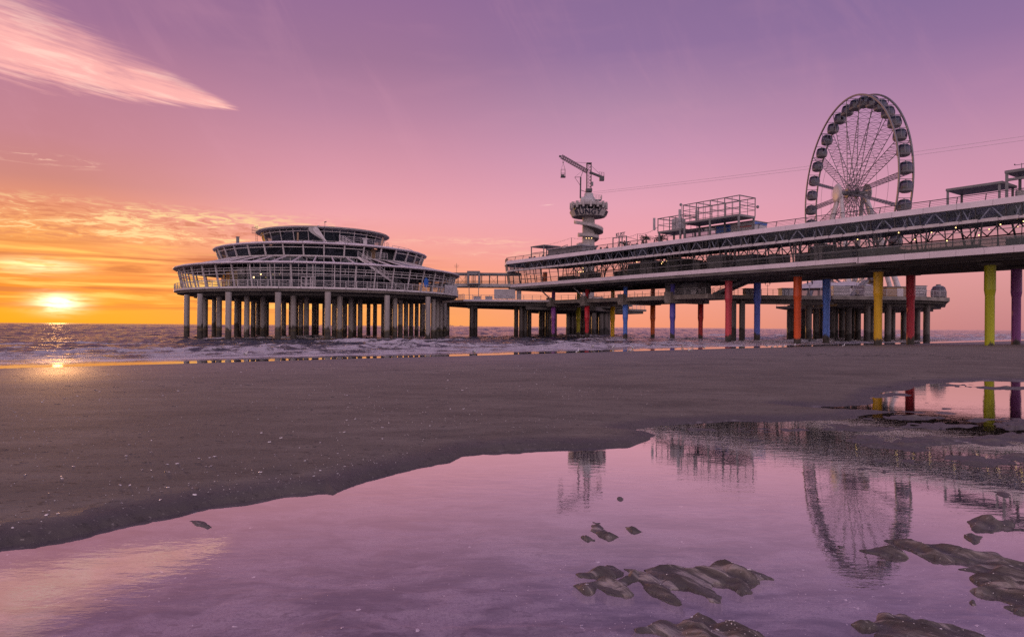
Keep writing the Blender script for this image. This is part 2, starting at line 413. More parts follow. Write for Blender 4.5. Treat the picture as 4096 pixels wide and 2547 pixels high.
POOL_B = gp([(1080,462),(1250,464),(1400,466),(1550,460),(1580,440),(1560,418),(1660,378),(1780,362),(1880,335),(2000,325),(2240,318),(2432,322),(2900,326),(2900,530),(2432,525),(2200,525),(2000,500),(1850,495),(1650,492),(1450,485),(1250,478)], **k3)
ISL_FAR = [gp(p, **k3) for p in (
 [(1640,384),(1790,394),(1815,402),(1780,411),(1600,414),(1590,400)], [(1880,348),(2000,340),(2200,338),(2050,350)], [(2040,357),(2150,350),(2432,352),(2500,372),(2250,368)], [(1800,448),(1900,440),(1980,455),(1850,456)], [(1930,470),(2000,465),(2030,478),(1960,482)],
 [(500,600),(620,592),(745,598),(680,606),(560,608)], [(745,593),(830,585),(950,595),(1100,588),(1240,580),(1250,595),(1100,605),(950,610),(850,608)], [(1235,585),(1300,570),(1430,575),(1560,580),(1680,588),(1690,600),(1500,610),(1350,603),(1260,595)],
 [(1250,655),(1400,640),(1560,632),(1700,628),(1900,640),(2100,635),(2432,620),(2700,622),(2700,680),(2432,680),(2250,690),(2050,685),(1900,700),(1780,712),(1620,705),(1500,700),(1380,670),(1260,665)],
 [(2000,755),(2150,740),(2250,740),(2350,727),(2432,725),(2700,725),(2700,785),(2300,800),(2150,800),(2020,785)], [(1700,585),(1800,560),(1950,560),(2150,570),(2150,585),(1950,600),(1800,595)], [(2250,575),(2350,560),(2432,560),(2700,570),(2432,600),(2300,595)],
 [(1420,532),(1560,528),(1700,520),(1900,525),(2050,530),(1900,545),(1700,545),(1500,545)], [(2000,545),(2150,530),(2432,540),(2700,540),(2432,555),(2200,555)],
 [(1440,815),(1500,808),(1590,825),(1540,832),(1460,828)], [(1570,775),(1610,762),(1640,785),(1600,795)], [(1710,770),(1790,770),(1850,800),(1800,805),(1740,790)], [(1575,845),(1630,842),(1680,858),(1620,858)], [(2190,940),(2300,935),(2370,970),(2330,990),(2270,975)],
 [(880,660),(960,657),(1000,663),(930,667)], [(1120,660),(1160,655),(1180,664),(1140,668)])]
k2 = dict(ox=2200, oy=2000, k=.7796)
ISL_NEAR = [gp(p, **k2) for p in (
 [(92,435),(140,425),(230,420),(280,400),(330,415),(390,395),(410,365),(440,355),(470,385),(450,410),(400,430),(370,440),(430,488),(340,492),(280,478),(240,450),(235,480),(180,480),(130,455)],
 [(130,378),(190,372),(240,345),(290,332),(340,342),(385,370),(380,395),(320,405),(270,385),(200,400),(150,392)],
 [(370,350),(420,352),(470,380),(500,385),(540,400),(600,450),(650,505),(678,535),(620,530),(560,500),(500,465),(470,420),(440,395)],
 [(480,358),(540,350),(600,346),(660,352),(720,362),(760,350),(800,345),(830,320),(870,307),(920,325),(980,352),(1040,360),(1075,380),(1145,405),(1070,405),(1075,428),(1020,430),(1040,445),(1030,455),(1035,480),(960,475),(930,455),(900,435),(830,432),(825,455),(880,495),(875,528),(820,520),(760,480),(700,460),(610,462),(560,420),(500,385)],
 [(210,130),(240,125),(280,150),(365,190),(300,198),(240,178),(215,160)], [(378,135),(440,138),(495,168),(420,168),(390,155)], [(150,185),(190,190),(235,208),(180,205)], [(620,172),(650,174),(660,183),(630,180)], [(218,112),(252,118),(225,120)],
 [(430,660),(500,655),(560,615),(600,622),(650,640),(700,600),(760,588),(800,605),(870,640),(900,605),(960,625),(1030,670),(1120,702),(1200,760),(1100,860),(700,900),(600,800),(660,760),(650,690),(600,690),(540,675),(440,680)],
 [(1545,640),(1640,630),(1670,600),(1680,575),(1740,585),(1800,590),(1880,625),(1990,640),(2100,660),(2240,700),(2350,800),(2300,900),(1700,900),(1650,700),(1680,668),(1600,660)],
 [(1690,205),(1800,202),(1900,220),(1980,240),(2050,232),(2150,255),(2200,270),(2300,282),(2360,305),(2432,330),(2800,420),(2800,600),(2432,590),(2320,585),(2370,565),(2300,545),(2360,540),(2300,500),(2230,490),(2150,465),(2220,450),(2140,395),(2230,385),(2180,370),(2060,352),(2150,345),(2250,340),(2200,328),(2110,325),(2020,315),(1930,295),(1860,270),(1800,240),(1760,220)],
 [(1575,255),(1650,250),(1760,245),(1800,265),(1850,300),(1790,300),(1700,285),(1620,270)], [(2150,115),(2210,92),(2300,105),(2385,130),(2300,145),(2290,172),(2230,165),(2160,150)], [(2110,175),(2230,185),(2200,228),(2150,215)], [(2290,140),(2400,145),(2500,160),(2380,158)], [(1810,320),(1850,325),(1830,335)], [(2150,510),(2200,520),(2180,540),(2140,525)], [(1470,230),(1530,240),(1480,246)])]
ISL_NEAR.append(gp([(1185,1325),(1240,1322),(1300,1345),(1340,1370),(1280,1370),(1230,1352)], 0, 1240, .6349))
ISL_NEAR += [gp(p) for p in ([(2470,1990),(2495,1993),(2490,1999),(2470,1996)], [(3765,2015),(3815,2022),(3790,2026)], [(1830,2262),(1875,2268),(1850,2274)])]

def shore_s(x, y): return -.643*(x-6.3)+.766*(y-48.9)
def z_beach(x, y):
    s = shore_s(x, y)+1.2*(fbm(x/14, y/14, 3, 5)-.5)
    z = np.interp(s, [-400, -60, -35, -25, -14, -8, -3, 0, 5, 30, 200], [2.5, .35, .15, .13, .06, -.10, -.235, -.30, -.42, -1.3, -3])
    return z+.05*(fbm(x/6, y/9, 3, 9)-.5)*np.clip(-s/8, 0, 1)
def sand_height(x, y):
    """height, water signed distance (negative over water)"""
    Yd = np.hypot(x, y)
    zb = z_beach(x, y); wd = np.full(x.shape, 1e3); near = (Yd < 45)
    idx = np.where(near)[0]; xx, yy = x[idx], y[idx]; r = Yd[idx]
    wob = (fbm(xx*4.5/np.maximum(r, 3)**.5, yy*4.5/np.maximum(r, 3)**.5, 4, 21)-.5)
    A = np.minimum(sdf(xx, yy, POOL_A), sdf(xx, yy, POOL_B))+wob*np.clip(r*.022, .04, .45)+(fbm(xx*14/np.maximum(r, 3)**.5, yy*20/np.maximum(r, 3)**.5, 3, 23)-.5)*np.clip(r*.010, .02, .2)
    I = np.full(xx.shape, 1e3)
    for p in ISL_NEAR+ISL_FAR:
        pa = np.array(p); lo, hi = pa.min(0)-.8, pa.max(0)+.8
        k = np.where((xx > lo[0]) & (xx < hi[0]) & (yy > lo[1]) & (yy < hi[1]))[0]
        if len(k): I[k] = np.minimum(I[k], sdf(xx[k], yy[k], p))
    farf = np.clip((r-5.5)/5, 0, 1)
    wob2 = fbm(xx*9, yy*9, 3, 33)-.5; wob3 = fbm(xx*1.6, yy*3.2, 4, 37)-.5
    I = I+wob2*.05*(1-farf)+(wob3*.5+(fbm(xx*3.2, yy*7, 3, 39)-.5)*.35)*farf
    d = np.maximum(A, -I)
    land_d = np.maximum(A, 0)
    bank = np.interp(xx, [0, 2.5], [.075, .03])*(1+.5*wob)
    hl = bank*(1-np.exp(-land_d/(.05+.004*r)))+(zb[idx]-bank)*(1-np.exp(-land_d/1.6))
    hl = hl+.008*(fbm(xx*3, yy*3, 3, 44)-.5)*np.exp(-land_d/.8)
    # under water: slightly hummocky bed
    rip = fbm(xx*2.2+yy*.8, yy*3.6-xx*.5, 3, 51); rip2 = 1-np.abs(2*fbm(xx*2.4+wob3, yy*4.2, 2, 58)-1)
    dd = np.maximum(-A, 0)
    hw = -(.0025+.040*(1-np.exp(-dd/.28)))+(.034*(rip-.5)+.020*(rip2-.7))*1.5*np.clip(dd/.3, 0, 1)
    hw = np.minimum(hw, -.0022)
    # islands: rippled mounds
    qa, qb = xx*.75+yy*.66+wob3*.5, -xx*.66+yy*.75
    rdg = .5+.5*np.sin(qa*30+7*fbm(qa*1.3, qb*1.6, 3, 63)); rdg = rdg*(.35+.9*vn(qa*3, qb*2.2, 69))+.35*(vn(qa*4, qb*4, 71)-.5)
    dim = fbm(xx*2.8+yy, yy*5.5, 4, 66)
    di = np.maximum(-I, 0); wi = np.where(r < 6.5, .055, .22)
    amp = np.where(r < 6.5, (.016+.050*np.clip(rdg, 0, 1.2)), .17*(dim-.37))
    hi_ = amp*(1-np.exp(-di/wi))+.003*np.minimum(di/.03, 1)
    h = np.where(A > 0, hl, np.where(I < 0, hi_, hw))
    out = zb.copy(); out[idx] = h; wd[idx] = d
    pd = np.full(x.shape, 1e3); pd[idx] = A
    return out, wd, pd

def grid_mesh(name, rs, ths, hfun, keep=None, attrs=()):
    Rg, Tg = np.meshgrid(rs, ths, indexing='ij'); x = (Rg*np.sin(Tg)).ravel(); y = (Rg*np.cos(Tg)).ravel()
    z, extra = hfun(x, y)
    nr, nth = len(rs), len(ths); i = np.arange(nr*nth).reshape(nr, nth)
    f = np.stack([i[:-1, :-1], i[:-1, 1:], i[1:, 1:], i[1:, :-1]], -1).reshape(-1, 4)
    if keep is not None:
        kv = keep(x, y, z, extra); f = f[kv[f].any(1)]
    used = np.zeros(nr*nth, bool); used[f.ravel()] = True; remap = np.cumsum(used)-1
    co_ = np.stack([x, y, z], 1)[used]; f = remap[f]
    me = bpy.data.meshes.new(name); me.vertices.add(len(co_)); me.vertices.foreach_set('co', co_.ravel())
    me.loops.add(f.size); me.loops.foreach_set('vertex_index', f.ravel()); me.polygons.add(len(f))
    me.polygons.foreach_set('loop_start', np.arange(0, f.size, 4)); me.polygons.foreach_set('loop_total', np.full(len(f), 4))
    me.polygons.foreach_set('use_smooth', np.ones(len(f), bool))
    for nm in attrs:
        a = me.attributes.new(nm, 'FLOAT', 'POINT'); a.data.foreach_set('value', extra[nm][used].astype(np.float32))
    me.update(); me.validate()
    o = bpy.data.objects.new(name, me); COL.objects.link(o); return o, x, y, z, extra, used
def attr(t_, name):
    n = t_.nodes.new('ShaderNodeAttribute'); n.attribute_name = name; return X(t_, n.outputs['Fac'])

# ---- sand
front = np.radians(np.arange(-41, 41.01, .085)); side = np.radians(np.concatenate([np.arange(41.5, 60, 1.2), np.arange(62, 181, 4)]))
ths = np.concatenate([-side[::-1], front, side])
inv = np.linspace(1/1.55, 1/150, 760); rs = np.concatenate([[.02, .5, 1.0, 1.3], 1/inv, [180, 240, 340]])
CACHE = {}
def hs(x, y):
    h, wd, pd = sand_height(x, y)
    s = shore_s(x, y)
    nearp = np.hypot(x, y) < 45
    wet = np.clip(1-(pd-.06-.012*np.hypot(x, y))/.3, 0, 1)*nearp*(.75+.5*(fbm(x*2, y*2, 3, 12)-.5))
    isl = (wd > 0)*(pd < 0); wet = np.where(isl > 0, np.clip(1.1-(h-.012)/.034, 0, 1), wet)  # on the bars wet also paints lit crests and shaded troughs by height
    wet = np.maximum(np.maximum(wet, isl*.15), np.clip((s+4)/4, 0, 1)*.8)
    under = np.clip((-h-.005)/.008, 0, 1)*(pd < 0)*nearp
    CACHE.update(x=x, y=y, z=h, wd=wd, pd=pd)
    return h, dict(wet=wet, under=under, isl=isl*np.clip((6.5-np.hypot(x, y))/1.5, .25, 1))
m, t_, b = newmat('beach_sand')
p = objco(t_); x_, y_, z_ = xyz(t_, p)
n1 = noise(t_, p, .35, 5, .6); n2 = noise(t_, p, 55, 3, .7); n3 = noise(t_, combine(t_, x_*.5, y_*1.6, 0.0), 1.4, 5, .6)
n4 = noise(t_, combine(t_, x_*1.0, y_*3.5, z_), 9.0, 4, .6)
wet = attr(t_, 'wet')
ss = (x_*-.643+y_*.766)-33.4; seaward = ss.step(-27, -1)
dry = mixc(t_, n3.step(.3, .7), (.176, .149, .127), (.232, .198, .168))
dry = mixc(t_, n1.step(.4, .65)*.5, dry, (.130, .110, .095))
dry = mixc(t_, n2.step(.5, .75)*.35, dry, (.075, .064, .06))
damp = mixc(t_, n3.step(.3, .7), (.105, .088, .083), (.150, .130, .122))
n5 = noise(t_, combine(t_, x_*1.6+y_*.5, y_*3.4-x_*.4, 5.0), 1.0, 4, .6, .6)
bed = mixc(t_, (n5*.7+noise(t_, combine(t_, x_*4+y_*1.5, y_*9-x_, 5.0), 1.0, 3, .6, .5)*.3).step(.38, .60), (.075, .062, .07), (.36, .31, .32)); bed = mixc(t_, n2.step(.45, .7)*.6, bed, (.07, .055, .065))  # ripple shading put into the bed colour as pale and dark bands
n6b = noise(t_, combine(t_, (x_*.75+y_*.66)*16.0, (y_*.75-x_*.66)*3.0, 8.0), 1.0, 4, .6, .4)  # streaks that put lit crests and dark flanks into the bar colour
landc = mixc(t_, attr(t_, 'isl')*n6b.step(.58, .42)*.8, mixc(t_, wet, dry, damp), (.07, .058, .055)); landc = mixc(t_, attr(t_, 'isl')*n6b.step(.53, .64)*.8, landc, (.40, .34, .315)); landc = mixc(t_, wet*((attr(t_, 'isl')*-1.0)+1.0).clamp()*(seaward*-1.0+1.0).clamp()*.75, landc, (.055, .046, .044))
colr = mixc(t_, attr(t_, 'under'), landc, bed)
n7 = noise(t_, combine(t_, x_, y_*1.8, 0.0), 7.0, 3, .7); n8 = noise(t_, combine(t_, x_, y_*1.5, 6.0), 26.0, 2, .6); n9 = noise(t_, combine(t_, x_*.22+y_*.1, y_*.9-x_*.25, 3.0), 1.0, 5, .65, .8)
colr = mixc(t_, n7.step(.57, .66)*.6, colr, (.05, .042, .038)); colr = mixc(t_, n9.step(.5, .68)*.35, colr, (.085, .073, .066))
colr = mixc(t_, n8.step(.65, .70)*.4, colr, (.40, .36, .33))
setb(t_, b, 'Base Color', mixc(t_, n2.step(.62, .8)*.22, colr, (.36, .32, .29)))
setb(t_, b, 'Roughness', ((seaward*-.38)+(wet*-.34)+.88)._m('MAXIMUM', .56)); setb(t_, b, 'Specular IOR Level', seaward*.55+wet*.36+.04)
n6 = noise(t_, combine(t_, (x_*.75+y_*.66)*16.0, (y_*.75-x_*.66)*3.0, 8.0), 1.0, 4, .6, .4); wm_ = attr(t_, 'isl')
bump(t_, b, n2*.3+n4*.75+n3*.6+n7*.8+n9*1.5+n6*wm_*3.2, .65, .016)
M['sand'] = m
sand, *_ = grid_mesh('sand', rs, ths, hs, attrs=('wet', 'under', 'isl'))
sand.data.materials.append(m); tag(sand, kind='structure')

# ---- tide pool: a thin clear sheet over the sand bed
m, t_, b = newmat('pool_water'); t_.nodes.remove(b)
p = objco(t_); x_, y_, z_ = xyz(t_, p)
tr_ = t_.nodes.new('ShaderNodeBsdfTransparent'); tr_.inputs[0].default_value = (.95, .90, .95, 1)
gl = t_.nodes.new('ShaderNodeBsdfGlossy'); gl.inputs['Roughness'].default_value = .015
fr = t_.nodes.new('ShaderNodeLayerWeight'); fr.inputs[0].default_value = .5
rp = noise(t_, combine(t_, x_*6, y_*12, 0.0), 1.0, 3, .6)*.42+noise(t_, combine(t_, x_*1.2, y_*3.2, 4.0), 1.0, 2)*.6
calm = noise(t_, combine(t_, x_*.35, y_*.35, 2.0), 1.0, 2).step(.3, .7)*.7+.3
nb = bump(t_, None, rp*calm, .115, .02)
t_.links.new(nb, gl.inputs['Normal']); t_.links.new(nb, fr.inputs['Normal'])
geo = t_.nodes.new('ShaderNodeNewGeometry'); refl = (((X(t_, fr.outputs['Facing'])*-1.0+1.0)*-2.75+1.40)._m('MAXIMUM', .08)).clamp(); fx = refl*((X(t_, geo.outputs['Backfacing'])*-1.0)+1.0)
mx = t_.nodes.new('ShaderNodeMixShader'); t_.links.new(fx.s, mx.inputs[0]); t_.links.new(tr_.outputs[0], mx.inputs[1]); t_.links.new(gl.outputs[0], mx.inputs[2])
t_.links.new(mx.outputs[0], t_.nodes['Material Output'].inputs[0]); M['pool'] = m
th2 = np.radians(np.arange(-60, 60.1, .5)); rs2 = np.concatenate([[.3, .8], 1/np.linspace(1/1.2, 1/40, 170)])
def hp(x, y):
    h, wd, pd = sand_height(x, y); return np.zeros_like(x), dict(pd=pd, h=h)
pool, *_ = grid_mesh('tide_pool', rs2, th2, hp, keep=lambda x, y, z, e: (e['pd'] < .05+.01*np.hypot(x, y)))
pool.data.materials.append(m); tag(pool, kind='structure')

# ---- sea
def hsea(x, y):
    s = shore_s(x, y); r = np.hypot(x, y)
    lat = x*.766+y*.643                                   # along the shore
    grow = np.clip((s-4)/14, 0, 1)
    sw = (fbm(lat/26, s/60, 2, 71)-.5)*10
    z = np.zeros_like(x); crest = np.zeros_like(x)
    for k, (l, a) in enumerate(((9.5, .075), (5.6, .05), (3.1, .032))):
        ph = 2*np.pi*(s*(1+.04*k)+lat*(.18-.16*k)+sw*.8)/l
        env = fbm(lat/(l*2.2), s/(l*2.2), 2, 80+k); z += a*np.sin(ph)*2*env*grow
    ch = fbm(x*.5+s*.1, y*.7, 5, 91, .55); z += (ch-.5)*.42*grow
    z += (fbm(lat/30, s/13, 4, 97, .55)-.5)*2.2*np.clip((s-60)/140, 0, 1)+(fbm(lat/11, s/6, 3, 99, .6)-.5)*.7*np.clip((s-40)/60, 0, 1)
    cap = np.clip((ch-.66)*7, 0, 1)*grow*np.clip(fbm(lat/9, s/9, 2, 95)*2.4-1.0, 0, 1)
    for s0, a, wd_ in ((8.5, .13, .9), (15.5, .30, 1.3), (25, .30, 1.6), (37, .26, 1.8), (55, .26, 2.2)):
        mod = fbm(lat/9+s0, lat*0+s0, 3, int(s0)); cs = s0+sw*.25+5*(fbm(lat/30, lat*0+s0*3, 2, 7+int(s0))-.5)
        u = (s-cs)/wd_; prof = np.where(u < 0, np.exp(-(u*1.9)**2), np.exp(-(u*.8)**2))
        am = a*np.clip((mod-.28)*2.6, 0, 1); rough = (fbm(x*1.6, y*1.6, 3, 17)-.5)*2
        z += am*prof*(1+.5*rough); 
        crest = np.maximum(crest, np.clip(am/.2, 0, 1)*np.where(u < 0, np.exp(-(u*.55)**2), np.exp(-(u*2.2)**2)))
    wash = np.clip((s-2.2)/2.2, 0, 1)*np.clip((32-s)/18, 0, 1)
    foam = np.clip(np.maximum(np.maximum(crest*.95, wash*.85), cap*.7), 0, 1)
    far = np.clip(1-(r-900)/400, 0, 1)
    rough = np.clip((s-1.5)/5, 0, 1)
    z = z*far*np.clip((s-2)/6, 0, 1)
    return -.30+z, dict(foam=foam, rough=rough)
m, t_, b = newmat('sea_water')
p = objco(t_); x_, y_, z_ = xyz(t_, p)
u_ = x_*-.643+y_*.766; v_ = x_*.766+y_*.643
rg, fm = attr(t_, 'rough'), attr(t_, 'foam')
b1 = noise(t_, combine(t_, u_*.9, v_*.5, 0.0), 1.0, 6, .62, .3); b2 = noise(t_, combine(t_, u_*.16, v_*.07, 3.0), 1.0, 4, .6)
f1 = noise(t_, combine(t_, u_*1.5, v_*1.5, z_*2.0), 1.0, 9, .78, .5); f2 = noise(t_, combine(t_, u_*.35, v_*.16, 9.0), 1.0, 4, .6)
f3 = noise(t_, combine(t_, u_*.55, v_*.22, 4.0), 1.0, 5, .7, .6)
foam = ((f1-.5)*3.0+(f3-.5)*3.4+(f2-.5)*1.0+fm*1.0).step(.50, .78)*fm.step(.04, .3)
setb(t_, b, 'Base Color', mixc(t_, foam, mixc(t_, f2, (.030, .036, .05), (.055, .055, .066)), (.62, .57, .60)))
setb(t_, b, 'Roughness', foam*.5+rg*.11+.02); b.inputs['IOR'].default_value = 1.34
b.inputs['Specular IOR Level'].default_value = .7
nn = t_.nodes.new('ShaderNodeBump'); nn.inputs['Distance'].default_value = .7
t_.links.new((rg*.8+.012).s, nn.inputs['Strength']); t_.links.new((b1*.8+b2*1.8+foam*f1*.7).s, nn.inputs['Height']); t_.links.new(nn.outputs[0], b.inputs['Normal'])
thf = np.radians(np.arange(-40, 40.01, .1)); sd_ = np.radians(np.concatenate([np.arange(41, 60, 1.5), np.arange(62, 150, 4)]))
th3 = np.concatenate([-sd_[::-1], thf, sd_])
rs3 = [20.0]
while rs3[-1] < 1300: rs3.append(rs3[-1]+max(.22, rs3[-1]*.006))
rs3 = np.concatenate([rs3, 1300*1.22**np.arange(1, 17)])
sea, *_ = grid_mesh('sea', rs3, th3, hsea, keep=lambda x, y, z, e: shore_s(x, y) > -2.5, attrs=('foam', 'rough'))
sea.data.materials.append(m); tag(sea, kind='structure')

# ------------------------------------------------------------------ pier hall
DV, NV = Vector((-.5826, .8128, 0)), Vector((-.8128, -.5826, 0)); PO = Vector((39.3153, 73.002, 0))
def W(u, v, z): return PO+DV*u+NV*v+Vector((0, 0, z))
def pbox(mb, u0, u1, v0, v1, z0, z1): return mb.box(W((u0+u1)/2, (v0+v1)/2, (z0+z1)/2), DV*(u1-u0)/2, NV*(v1-v0)/2, Vector((0, 0, (z1-z0)/2)))
def pw2(u, v): q = W(u, v, 0); return (q.x, q.y)

UB, UE = -21.0, 62.0                                     # hall from beyond the frame to its seaward end
hall = thing('pier_hall', W(20, -3, 8.05), 'long two storey glazed pier hall on painted columns with pale fascia bands', 'pier building')
def strip(prof, u0, u1, ends=True):
    """profile (v, z) closed, swept along the hall"""
    mb = MB(); n_ = len(prof)
    vs = [W(u0, v, z) for v, z in prof]+[W(u1, v, z) for v, z in prof]
    mb.add(vs, [(i, n_+i, n_+(i+1) % n_, (i+1) % n_) for i in range(n_)]+[tuple(range(n_)), tuple(range(2*n_-1, n_-1, -1))]); return mb
# the hall's plan at its seaward end is cut off at an angle: (u, v)
TIP = 65.2
def plan(off, vb=-11.5):
    return [(UB, 4.5+off), (UE, 4.5+off), (TIP+off*.7, 2.6+off*.55), (TIP+off*.9, vb+2), (UE, vb-off), (UB, vb-off)]
def slab(off, z0, z1, vb=-11.5): return MB().prism([pw2(u, v) for u, v in plan(off, vb)], z0, z1)
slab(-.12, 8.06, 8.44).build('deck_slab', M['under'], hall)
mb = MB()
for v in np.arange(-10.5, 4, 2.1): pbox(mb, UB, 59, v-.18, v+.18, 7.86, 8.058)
mb.build('deck_beams', M['under'], hall)
# near fascia made of panels with thin joints
def fascia(name, off, z0, z1, step, tilt=0.0, mat='lilac', vb=-11.5):
    mb = MB(); pl = plan(off, vb); segs = [(pl[0], pl[1]), (pl[1], pl[2]), (pl[2], pl[3]), (pl[3], pl[4]), (pl[4], pl[5])]
    for (a, b) in segs:
        A, B = W(*a, 0), W(*b, 0); L = (B-A).length; n_ = max(1, round(L/step)); dr = (B-A).normalized(); nn_ = Vector((0, 0, 1)).cross(dr)
        if nn_.dot(NV) < 0 and a[1] > 0: nn_ = -nn_
        for i in range(n_):
            q0, q1 = A+dr*(L*i/n_+.012), A+dr*(L*(i+1)/n_-.012)
            mb.extr([q0+Vector((0, 0, z0)), q1+Vector((0, 0, z0)), q1-nn_*tilt+Vector((0, 0, z1)), q0-nn_*tilt+Vector((0, 0, z1))], -nn_*.1)
    mb.build(name, M[mat], hall)
fascia('deck_fascia', 0.0, 8.40, 8.90, 2.15)
mb = MB(); mb.prism([pw2(u, v) for u, v in [(UB, 5.05), (UE, 5.05), (TIP+.39, 2.9), (TIP+.39, .5), (TIP-.6, .5), (UE-.5, 4.3), (UB, 4.3)]], 11.14, 11.34); mb.build('canopy_ledge', M['lilac'], hall)
mb = MB()                                                # raised edge pieces on the ledge
for i, u in enumerate(np.arange(UB+.5, 60.4, 1.55)): pbox(mb, u, u+1.25, 5.06, 5.2, 11.10, 11.40)
mb.build('ledge_trim', M['white'], hall)
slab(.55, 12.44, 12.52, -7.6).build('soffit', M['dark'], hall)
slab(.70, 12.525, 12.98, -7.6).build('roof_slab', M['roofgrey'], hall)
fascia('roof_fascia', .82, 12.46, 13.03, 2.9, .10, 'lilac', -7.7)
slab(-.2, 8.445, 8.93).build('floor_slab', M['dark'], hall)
# windows: bays along the near side, leaning outwards
def bay(name, u0, u1, vb, vt, z0, z1, rows, gl, frame, t_=.07, parent=hall, vmul=1, halves=1):
    mb = MB(); A, B, C_, D = W(u0, vb, z0), W(u1, vb, z0), W(u1, vt, z1), W(u0, vt, z1)
    for a, b in ((A, D), (B, C_)): mb.beam(a, b, t_, t_*1.5)
    for f in [0, 1]+[i/rows for i in range(1, rows)]:
        mb.beam(A.lerp(D, f), B.lerp(C_, f), t_*.8, t_*.8)
    for k in range(1, halves): mb.beam(A.lerp(B, k/halves), D.lerp(C_, k/halves), t_*.7, t_*.7)
    o = mb.build(name, frame, parent)
    (MB().quad(A, D, C_, B) if vb > -5 else MB().quad(A, B, C_, D)).build('pane', gl, o); return o
u = 58.1; k = 0
bounds = list(np.arange(UB, 61.5, 2.1)); bounds[-1] = 61.9
for a, b in zip(bounds[:-1], bounds[1:]): bay('window', a, b, 4.42, 4.92, 8.93, 11.12, 3, M['clear'], M['steel'])
ub = -1.68
up = [ub+4.66*i for i in range(-4, 15)]
for a in up:
    for q0, q1 in ((a, a+1.165), (a+1.165, a+2.33), (a+2.33, a+4.66)):
        if q1 < UB or q0 > 61.0: continue
        bay('window', max(q0, UB), min(q1, 61.9), 4.9, 5.12, 11.36, 12.43, 1, M['upper'], M['steel'], .085)
# chamfered end and back
def endbay(a, b, z0, z1, o0, o1, gl, rows):
    mb = MB(); A, B = W(*a, z0), W(*b, z0); mid = W(30, -3, z0)
    out = (A+B)/2-mid; out.z = 0; out.normalize(); C_, D = B+out*(o1-o0)+Vector((0, 0, z1-z0)), A+out*(o1-o0)+Vector((0, 0, z1-z0))
    for q, r in ((A, D), (B, C_)): mb.beam(q, r, .09, .12)
    for f in [0, 1]+[i/rows for i in range(1, rows)]: mb.beam(A.lerp(D, f), B.lerp(C_, f), .06, .06)
    o = mb.build('window', M['steel'], hall); MB().quad(A, D, C_, B).build('pane', gl, o)
e0 = plan(-.08, -7.5); e1 = plan(.42, -7.5)
for (i, j), parts_ in (((1, 2), 2), ((2, 3), 6)):
    for q in range(parts_):
        f = lambda pl, k_: (pl[i][0]+(pl[j][0]-pl[i][0])*k_/parts_, pl[i][1]+(pl[j][1]-pl[i][1])*k_/parts_)
        endbay(f(e0, q), f(e0, q+1), 8.93, 11.12, 0, .42, M['clear'], 3); endbay(f(e1, q), f(e1, q+1), 11.36, 12.43, 0, .12, M['upper'], 1)
for a in np.arange(UB, 61, 4.2):
    bay('rear_window', a, min(a+4.2, 61.8), -7.4, -7.7, 8.93, 12.43, 3, M['clear'], M['dsteel'], .10, halves=2)
# trusses: near row shows pale V members behind the upper glass, rear row dark ones
mb = MB()
for a in up:
    for q0, q1 in ((a+.1, a+2.23), (a+2.33, a+4.66)):
        mq = (q0+q1)/2
        if q0 < UB or q1 > 61.8: continue
        for s_ in (-1, 1): mb.beam(W(mq+s_*.08, 4.86, 12.36), W(mq+s_*(.86 if q1-q0 > 2.2 else .5), 4.76, 11.40), .10, .10)
        if q1-q0 < 2.2: mb.beam(W(mq-.62, 4.62, 12.36), W(mq-.3, 4.45, 11.4), .08); mb.beam(W(mq+.62, 4.62, 12.36), W(mq+.3, 4.45, 11.4), .08)
mb.build('truss', M['white'], hall)
mb = MB()
for v in (-6.9,):
    mb.beam(W(UB, v, 12.3), W(60, v, 12.3), .14, .16); mb.beam(W(UB, v, 11.2), W(60, v, 11.2), .12, .14)
    for a in np.arange(UB, 58, 1.9):
        mb.beam(W(a, v, 11.25), W(a+.95, v, 12.28), .10); mb.beam(W(a+.95, v, 12.28), W(a+1.9, v, 11.25), .10)
mb.build('truss', M['dsteel'], hall)
mb = MB()
for a in np.arange(UB+1, 59, 4.66):
    mb.beam(W(a, 4.6, 12.3), W(a, -7.2, 12.3), .16, .2)
    mb.beam(W(a, 3.2, 8.95), W(a-.5, 3.9, 12.3), .12); mb.beam(W(a, -6.6, 8.95), W(a+.8, -7.0, 12.3), .14); mb.beam(W(a, -6.6, 8.95), W(a-.8, -7.0, 12.3), .14)
mb.build('roof_frames', M['steel'], hall)
for uu in (46.0, 37.2, 27.6, 18.4, 9.3, .2):            # clustered props inside the hall
    mb = MB()
    for k in range(6):
        th = k*math.pi/3; mb.tube(W(uu+.12*math.cos(th), .6+.12*math.sin(th), 8.9), W(uu+.9*math.cos(th), .6+1.0*math.sin(th), 12.4), .075, 6)
    mb.build('branching_column', M['palesteel'], hall)
# rooms and counters inside
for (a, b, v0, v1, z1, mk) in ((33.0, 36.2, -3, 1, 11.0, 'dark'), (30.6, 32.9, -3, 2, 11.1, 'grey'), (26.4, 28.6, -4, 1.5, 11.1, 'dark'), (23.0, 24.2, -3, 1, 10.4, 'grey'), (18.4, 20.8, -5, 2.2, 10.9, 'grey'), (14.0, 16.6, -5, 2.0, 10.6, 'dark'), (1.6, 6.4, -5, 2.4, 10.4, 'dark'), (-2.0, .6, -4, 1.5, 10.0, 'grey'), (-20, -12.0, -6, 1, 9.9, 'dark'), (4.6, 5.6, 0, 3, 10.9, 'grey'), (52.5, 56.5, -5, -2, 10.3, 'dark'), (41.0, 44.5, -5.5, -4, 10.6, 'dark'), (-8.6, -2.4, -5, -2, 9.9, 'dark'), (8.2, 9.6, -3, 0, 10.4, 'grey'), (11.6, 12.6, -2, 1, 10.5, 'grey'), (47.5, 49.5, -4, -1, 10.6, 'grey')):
    pbox(MB(), a, b, v0, v1, 8.94, z1).build('interior_room', M[mk], hall)
